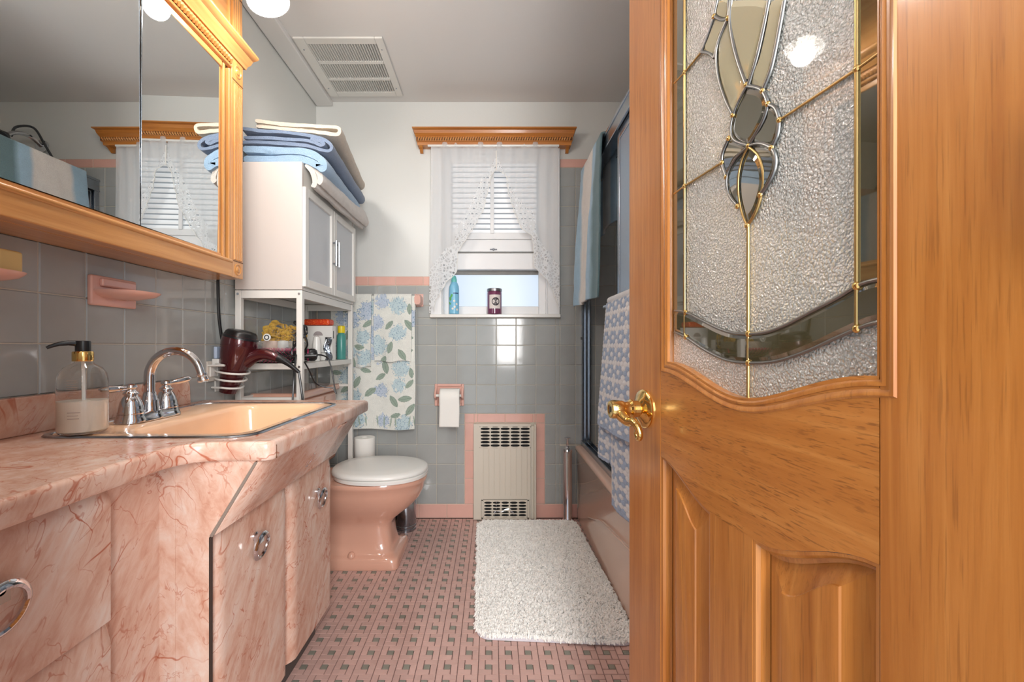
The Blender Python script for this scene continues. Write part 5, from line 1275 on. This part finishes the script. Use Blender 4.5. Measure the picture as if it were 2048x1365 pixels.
# ================================================================ FLOOR BITS BY THE TUB AND TOILET
t = thing('chrome_canister', 'slim chrome toilet-paper stand canister standing between the heater and the tub', 'canister', (.405, 2.392, 0))
cx, cy = .405, 2.392
m = MB(); m.lathe([(.034, .001), (.035, .006), (.027, .012), (.0245, .016), (.0245, .372), (.026, .376), (.026, .384)], (cx, cy, 0), n=32); m.build('body', M['chrome'], t, smooth=40)
m = MB(); m.lathe([(.0255, .384), (.022, .394), (.012, .400), (.009, .404), (.012, .407), (.006, .412), (.0045, .445), (.007, .449), (.016, .452), (.017, .455), (.010, .458)], (cx, cy, 0), n=28); m.build('finial', M['chrome'], t, smooth=35)
cx, cy = -.452, 2.30
t = thing('steel_bin', 'small round steel bin with a ringed base on the floor behind the toilet', 'bin', (cx, cy, 0))
m = MB(); m.lathe([(.055, .001), (.056, .012), (.053, .014), (.0555, .020), (.0555, .028), (.053, .030), (.055, .036), (.055, .22), (.052, .225)], (cx, cy, 0), n=32); m.build('body', M['alu'], t, smooth=35)
m = MB(); m.lathe([(.0535, .226), (.052, .24), (.03, .248), (.002, .25)], (cx, cy, 0), n=32); m.build('lid', M['white'], t, smooth=50)
cx, cy = -.672, 2.325
t = thing('roll_stand', 'dark metal stand behind the toilet carrying a spare toilet roll', 'stand', (cx, cy, 0))
m = MB(); m.lathe([(.07, .001), (.07, .008), (.01, .012), (.006, .016), (.006, .355), (.06, .357), (.06, .361), (.006, .363), (.006, .46)], (cx, cy, 0), n=24); m.build('pole', M['black'], t, smooth=40)
t = thing('spare_toilet_roll', 'spare white toilet roll standing upright behind the toilet near the floral towel', 'toilet paper', (cx, cy, .364))
m = MB(); m.lathe([(.019, .364), (.052, .364), (.0535, .367), (.0535, .468), (.052, .471), (.019, .471), (.019, .364)], (cx, cy, 0), n=36, cap=False); m.build('roll', M['paper'], t, smooth=50)
# ================================================================ HAIR DRYER, CORDS, OUTLET
op = thing('wall_outlet', 'cream outlet plate on the left wall tile behind the hair dryer', 'outlet', (XW, 1.535, .87))
m = MB(); m.box(XW+.001, XW+.007, 1.495, 1.582, .828, .898); m.build('plate', flat('cream_plate', RGB(214, 208, 198), .35), op, bevel=.002)
m = MB(); m.box(XW+.007, XW+.012, 1.505, 1.535, .845, .882); m.box(XW+.007, XW+.012, 1.543, 1.573, .845, .882); m.build('socket', M['white'], op, bevel=.001)
nl = thing('night_light', 'small pale blue night light plugged in above the outlet plate', 'night light', (XW, 1.54, .92))
m = MB(); m.box(XW+.008, XW+.032, 1.515, 1.565, .884, .906); m.build('base', M['white'], nl, bevel=.003)
m = MB(); m.box(XW+.010, XW+.022, 1.52, 1.552, .906, .948); m.build('lens', flat('blue_lens', RGB(178, 196, 220), .2), nl, bevel=.004)
M['maroon'] = flat('metallic_maroon', RGB(74, 20, 26), .22, .35, Coat_Weight=.8)
YD = 1.555
hd = thing('hair_dryer', 'metallic maroon hair dryer hanging nose-down in a silver spiral holder', 'hair dryer', (P(470, 730, YD)))
def Q(x, y, Y=YD): return P(420+x/4.266, 560+y/4.266, Y)      # from the enlarged view of that corner
a_, b_ = Q(268, 470), Q(150, 962)
def body(prof, n=28, sq=1.0):
    ax = (b_-a_); L = ax.length; ax.normalize(); u_ = Vector((0, 1, 0)); u_ = (u_-ax*u_.dot(ax)).normalized(); v_ = ax.cross(u_)
    return [[tuple(a_+ax*(h*L)+(u_*math.cos(2*PI*k/n)+v_*math.sin(2*PI*k/n))*r_) for k in range(n)] for (h, r_) in prof]
m = MB(); m.loft(body([(-.01, .050), (.04, .056), (.15, .058), (.32, .055), (.50, .048), (.66, .040), (.82, .033), (1.0, .027)])); m.build('barrel', M['maroon'], hd, smooth=50)
m = MB(); m.loft(body([(-.075, .030), (-.06, .044), (-.03, .050), (.02, .0535), (.045, .0575), (.06, .0575)])); m.build('intake_grille', M['black'], hd, smooth=40)
hp = catmull([Q(300, 700), Q(370, 655), Q(450, 635), Q(520, 648), Q(580, 672)], 5)
m = MB(); m.tube(hp, [lerp(.026, .0155, k/(len(hp)-1)) for k in range(len(hp))], 16); m.build('handle', M['maroon'], hd, smooth=60)
hp = catmull([Q(548, 655), Q(610, 680), Q(680, 725), Q(762, 792)], 5)
m = MB(); m.tube(hp, [lerp(.0162, .0055, k/(len(hp)-1)) for k in range(len(hp))], 14); m.build('grip_end', M['black'], hd, smooth=60)
m = MB(); m.tube(catmull([Q(758, 790), Q(775, 900), Q(790, 1030), Q(800, 1250, 1.56)], 6), .0042, 8)
m.build('power_cord', M['black'], hd, smooth=True)
m = MB(); m.tube(catmull([Q(735, 640, 1.62), Q(722, 760, 1.60), Q(712, 900, 1.58), Q(702, 1100, 1.57)], 6), .0036, 8); m.build('power_cord', M['black'], hd, smooth=True)
hr = thing('dryer_holder', 'silver spiral wire hair dryer holder screwed to the tiled wall', 'holder', (XW, YD, .84))
ax = (b_-a_); L = ax.length; axn = ax.normalized(); u_ = Vector((0, 1, 0)); u_ = (u_-axn*u_.dot(axn)).normalized(); v_ = axn.cross(u_)
m = MB(); pts = []
for k in range(91):
    a = 2*PI*k/30+PI; h = .52+k/90*.38; r_ = lerp(.056, .042, k/90); pts.append(a_+axn*(h*L)+(u_*math.cos(a)+v_*math.sin(a))*r_)
m.tube(pts, .0036, 8); m.tube([pts[0], Vector((XW+.004, pts[0].y, pts[0].z))], .0036, 8); m.tube([pts[-1], Vector((XW+.004, pts[-1].y+.01, pts[-1].z))], .0036, 8); m.build('spiral', M['white_metal'], hr, smooth=True)
for z_ in (.80, .87): pass
m = MB(); m.box(XW+.001, XW+.006, YD-.015, YD+.055, .79, .86); m.build('bracket', M['white_metal'], hr, bevel=.002)
t = thing('black_cable', 'thick black cable running down the tile from behind the mirror cabinet', 'cable', (XW+.01, 1.53, 1.2))
m = MB(); m.tube(catmull([(XW+.012, 1.545, 1.23), (XW+.010, 1.548, 1.15), (XW+.011, 1.552, 1.05), (XW+.014, 1.565, .97), (XW+.02, 1.575, .91)], 5), .0052, 8); m.build('cord', M['black'], t, smooth=True)
# ================================================================ THINGS ON THE SHELF (top at .884)
SZ = .885
def at(px, Y): return (px-CX)*Y/F
# storage box
x0, x1 = at(617, 2.06), at(672, 2.06)
t = thing('white_box', 'white carton with a small lamp picture, under the orange pack on the shelf', 'box', (x0+.05, 2.08, SZ))
x1 = -.735; x0 = -.865
m = MB(); m.box(x0, x1, 2.03, 2.075, SZ, 1.043); m.build('carton', M['white'], t, bevel=.001)
m = MB(); m.add([(lerp(x0, x1, .5)+.022*math.cos(PI*k/12), 2.0292, .998+.020*math.sin(PI*k/12)) for k in range(13)], [tuple(range(13))]); m.build('picture', flat('picture_print', RGB(160, 150, 148), .5), t)
m = MB(); m.box(x0+.05, x0+.10, 2.0288, 2.0296, .918, .920); m.box(x0+.05, x0+.085, 2.0288, 2.0296, .908, .910); m.box(x1-.0005, x1+.0004, 2.04, 2.05, .985, 1.02); m.build('print', M['bar_grey'], t)
t = thing('orange_pack', 'orange patterned soft pack lying on top of the white carton', 'pack', (-.80, 2.05, 1.044))
m = MB(); m.box(-.865, -.745, 2.02, 2.085, 1.045, 1.074)
def orange():
    q = NT('orange_print'); v = q.n('ShaderNodeTexVoronoi'); q.l(q.coord(), v.inputs['Vector']); v.inputs['Scale'].default_value = 180
    q.set(Base_Color=q.mix(q.smooth(v.outputs['Distance'], .2, .5), RGB(240, 120, 50), RGB(214, 60, 26)), Roughness=.35); return q.m
m.build('wrapper', orange(), t, bevel=.010, seg=4)
t = thing('teal_bottle', 'teal bottle with a yellow cap standing at the far end of the shelf', 'bottle', (-.755, 2.19, SZ))
m = MB(); m.lathe([(.020, SZ), (.022, SZ+.004), (.022, SZ+.115), (.014, SZ+.130)], (-.748, 2.19, 0), n=20); m.build('bottle', flat('teal_plastic', RGB(76, 146, 138), .3), t, smooth=40)
m = MB(); m.lathe([(.017, SZ+.130), (.018, SZ+.134), (.018, SZ+.162), (.013, SZ+.166)], (-.748, 2.19, 0), n=18); m.build('cap', flat('yellow_cap', RGB(228, 206, 40), .35), t, smooth=40)
# loofah: ruffled yellow netting
lf = thing('bath_puff', 'yellow ruffled mesh bath puff behind the clear organiser on the shelf', 'bath puff', (-.87, 1.90, SZ+.09))
M['puff'] = flat('ochre_netting', RGB(206, 164, 66), .7, 0, Sheen_Weight=.4)
rr = random.Random(4)
for q in range(5):
    c = Vector((-.935+q*.024, 1.88+rr.uniform(-.02, .02), SZ+.100+rr.uniform(-.018, .020)))
    m = MB()
    for l in range(4):
        R_ = .012+.010*l; ph = rr.uniform(0, 6); nrm = Vector((rr.uniform(-.4, .4), -1, rr.uniform(-.4, .4))).normalized(); u_ = nrm.orthogonal().normalized(); v_ = nrm.cross(u_); n_ = 40; rings = []
        for w_ in range(3):
            rings.append([tuple(c+(u_*math.cos(2*PI*k/n_)+v_*math.sin(2*PI*k/n_))*(R_+w_*.005)*(1+.12*math.sin(6*2*PI*k/n_+ph+w_))+nrm*(.006*(3-l)+.006*w_+.005*math.sin(9*2*PI*k/n_+ph))) for k in range(n_)])
        m.loft(rings, False, False)
    m.build('ruffle', M['puff'], lf, smooth=True, fix=False, solid=.001)
m = MB(); m.ball((-.885, 1.89, SZ+.046), .044, 16, (1.4, 1, 1)); m.build('core', M['puff'], lf, smooth=True)
# clear organiser with bits
t = thing('clear_organiser', 'clear plastic organiser tray holding small bottles on the shelf', 'organiser', (-.86, 1.78, SZ))
M['acryl'] = flat('clear_acrylic', RGB(232, 232, 230), .08, 0, Transmission_Weight=.85, IOR=1.2)
X0, X1, Y0_, Y1_ = -.925, -.765, 1.70, 1.83
m = MB(); 
for (a, b, c, d) in ((X0, X1, Y0_, Y0_+.003), (X0, X1, Y1_-.003, Y1_), (X0, X0+.003, Y0_, Y1_), (X1-.003, X1, Y0_, Y1_)): m.box(a, b, c, d, SZ, SZ+.085)
m.box(X0, X1, Y0_, Y1_, SZ, SZ+.003); m.build('tray', M['acryl'], t)
t = thing('peach_tub', 'peach cosmetic tub inside the clear organiser on the shelf', 'cosmetic tub', (-.89, 1.76, SZ+.004))
m = MB(); m.lathe([(.026, SZ+.004), (.027, SZ+.07), (.027, SZ+.082), (.024, SZ+.086)], (-.885, 1.765, 0), n=24); m.build('tub', flat('peach_plastic', RGB(232, 196, 176), .35), t, smooth=40)
t = thing('white_jar', 'white jar with a round lid tag at the left of the clear organiser', 'jar', (-.90, 1.70, SZ))
m = MB(); m.lathe([(.014, 1.686), (.014, 1.690)], (-.860, 0, SZ+.098), 'Y', n=24); m.build('round_tag', M['white'], t)
m = MB(); m.lathe([(.006, 1.6845), (.010, 1.6845)], (-.860, 0, SZ+.098), 'Y', n=20, cap=False); m.build('tag_ring', M['bar_grey'], t)
m = MB(); m.lathe([(.019, SZ+.004), (.020, SZ+.075), (.018, SZ+.085), (.005, SZ+.088)], (-.835, 1.765, 0), n=20); m.build('jar_body', flat('frost_white', RGB(226, 226, 224), .3), t, smooth=40)
t = thing('dark_compact', 'small dark compact case leaning in the clear organiser near the brush', 'compact', (-.80, 1.76, SZ+.03))
m = MB(); m.box(-.82, -.772, 1.745, 1.78, SZ+.004, SZ+.06); m.build('case', flat('plum_case', RGB(84, 54, 66), .3), t, bevel=.006)
# small carton with red, white and blue print, toothpaste-white tube
t = thing('striped_carton', 'small carton with blue, white and red checks beside the shelf post', 'box', (-.79, 1.93, SZ))
m = MB(); m.box(-.842, -.800, 1.90, 1.93, SZ, SZ+.095); m.build('carton', M['white'], t, bevel=.001)
for k in range(12):
    i_, j_ = k % 3, k//3
    MB().box(-.841+i_*.0135, -.841+i_*.0135+.010, 1.8992, 1.9002, SZ+.008+j_*.021, SZ+.008+j_*.021+.013).build('check', flat('check_%d' % k, RGB(40, 70, 150) if j_ > 1 else RGB(200, 60, 50), .4), t)
t = thing('white_tube', 'white cream tube standing cap-down in front of the white carton', 'tube', (-.765, 1.95, SZ))
m = MB(); m.lathe([(.014, SZ), (.014, SZ+.022), (.0175, SZ+.024), (.018, SZ+.07), (.013, SZ+.105), (.004, SZ+.112)], (-.775, 1.95, 0), n=20); m.build('tube', M['white'], t, smooth=40)
t = thing('foil_sachet', 'crumpled clear sachet leaning against the white carton', 'sachet', (-.745, 2.0, SZ))
m = MB(); rs = random.Random(3); m.grid(lambda u, v: (-.762+u*.03+.004*math.sin(v*9), 2.012-.010*v+.006*math.sin(u*7+v*8), SZ+v*.105), 7, 12); m.build('film', M['alu'], t, smooth=30, solid=.0006)
# round brush with magenta bristles across the near edge of the shelf
bA, bB = Q(430, 625, 1.615), Q(690, 650, 1.615); bA.x = at(522, 1.615)
br = thing('round_brush', 'round hair brush with black and magenta bristles on the near edge of the shelf', 'hair brush', ((bA+bB)/2))
bA = Vector((at(526, 1.68), 1.668, SZ+.026)); bB = Vector((at(592, 1.68), 1.680, SZ+.024))
m = MB(); m.tube([bA, bB], .011, 14); m.build('barrel', M['black'], br, smooth=50)
M['magenta'] = flat('magenta_bristle', RGB(190, 40, 96), .5)
for nm, mt, rad, tip in (('bristles', M['black'], .027, 0), ('bristle_tips', M['magenta'], .033, 1)):
    m = MB(); d = (bB-bA); L = d.length; dn = d.normalized(); u_ = dn.orthogonal().normalized(); v_ = dn.cross(u_)
    for i in range(17):
        for k in range(14):
            a = 2*PI*(k+.5*(i % 2))/14; q = bA+dn*(L*(i+.5)/17); e1 = u_*math.cos(a)+v_*math.sin(a)
            if (q+e1*rad).z < SZ+.001: continue
            m.tube([q+e1*(.010 if not tip else .024), q+e1*rad], .0009, 4)
    stuff(m.build(nm, mt, br))
m = MB(); m.tube([bB, bB+Vector((.02, .005, .002)), bB+Vector((.07, .02, .004))], [.009, .011, .007], 10); m.build('brush_handle', M['black'], br, smooth=50)
# hot brush: black paddle body with magenta band and cord loops
hbx = at(622, 1.80)
t = thing('hot_air_brush', 'black oval styling brush with a magenta band lying on the shelf behind the post', 'styling brush', (hbx, 1.80, SZ+.025))
c = Vector((at(612, 1.74), 1.74, SZ+.030)); ax2 = Vector((1, .35, 0)).normalized(); u_ = Vector((0, 0, 1)); v_ = ax2.cross(u_)
def rngs(pr): return [[tuple(c+ax2*h+(u_*math.cos(2*PI*k/20)*r_+v_*math.sin(2*PI*k/20)*r_*.8)) for k in range(20)] for (h, r_) in pr]
m = MB(); m.loft(rngs([(-.05, .008), (-.04, .014), (-.02, .018), (0, .022), (.02, .025), (.032, .024), (.040, .018), (.043, .006)])); m.build('body', M['black'], t, smooth=50)
m = MB(); m.loft(rngs([(-.01, .0212), (-.006, .0222), (.028, .0256), (.030, .0252)])[0:0] or rngs([(.006, .0238), (.010, .0243)]), False, False); m.tube([c+ax2*-.015+Vector((0, -.019, -.008)), c+ax2*.03+Vector((0, -.021, -.008))], .0025, 6); m.build('band', M['magenta'], t, smooth=True)
def cable(pts, name, par, r=.0034): MB().tube(catmull(pts, 7), r, 8).build(name, M['black'], par, smooth=True)
cable([Q(885, 640, 1.75), Q(960, 645, 1.78), Q(1010, 680, 1.80), Q(1045, 800, 1.80), Q(1060, 900, 1.80), Q(1078, 975, 1.80)], 'cord', t, .0030)
cable([Q(1070, 965, 1.80), Q(1050, 925, 1.80), Q(980, 915, 1.79), Q(900, 880, 1.77), Q(850, 780, 1.70), Q(805, 700, 1.66)], 'cord', t, .0028)
t = thing('coiled_cord', 'black power cord looped in the air beside the near shelf post', 'cable', (P(605, 665, 1.70)))
cable([Q(700, 640, 1.66), Q(705, 590, 1.66), Q(760, 530, 1.66), Q(815, 470, 1.66), Q(825, 410, 1.68), Q(790, 380, 1.68), Q(730, 358, 1.68), Q(720, 372, 1.68), Q(780, 410, 1.67), Q(828, 450, 1.66), Q(800, 470, 1.66), Q(740, 455, 1.68), Q(728, 470, 1.70)], 'cord', t, .0036)
cable([Q(728, 460, 1.70), Q(760, 440, 1.68), Q(800, 390, 1.66), Q(805, 450, 1.66), Q(826, 520, 1.66), Q(830, 560, 1.67), Q(810, 600, 1.68)], 'cord', t, .0034)
cable([Q(690, 640, 1.66), Q(720, 560, 1.66), Q(790, 490, 1.66), Q(740, 520, 1.68), Q(724, 530, 1.70)], 'cord', t, .0034)
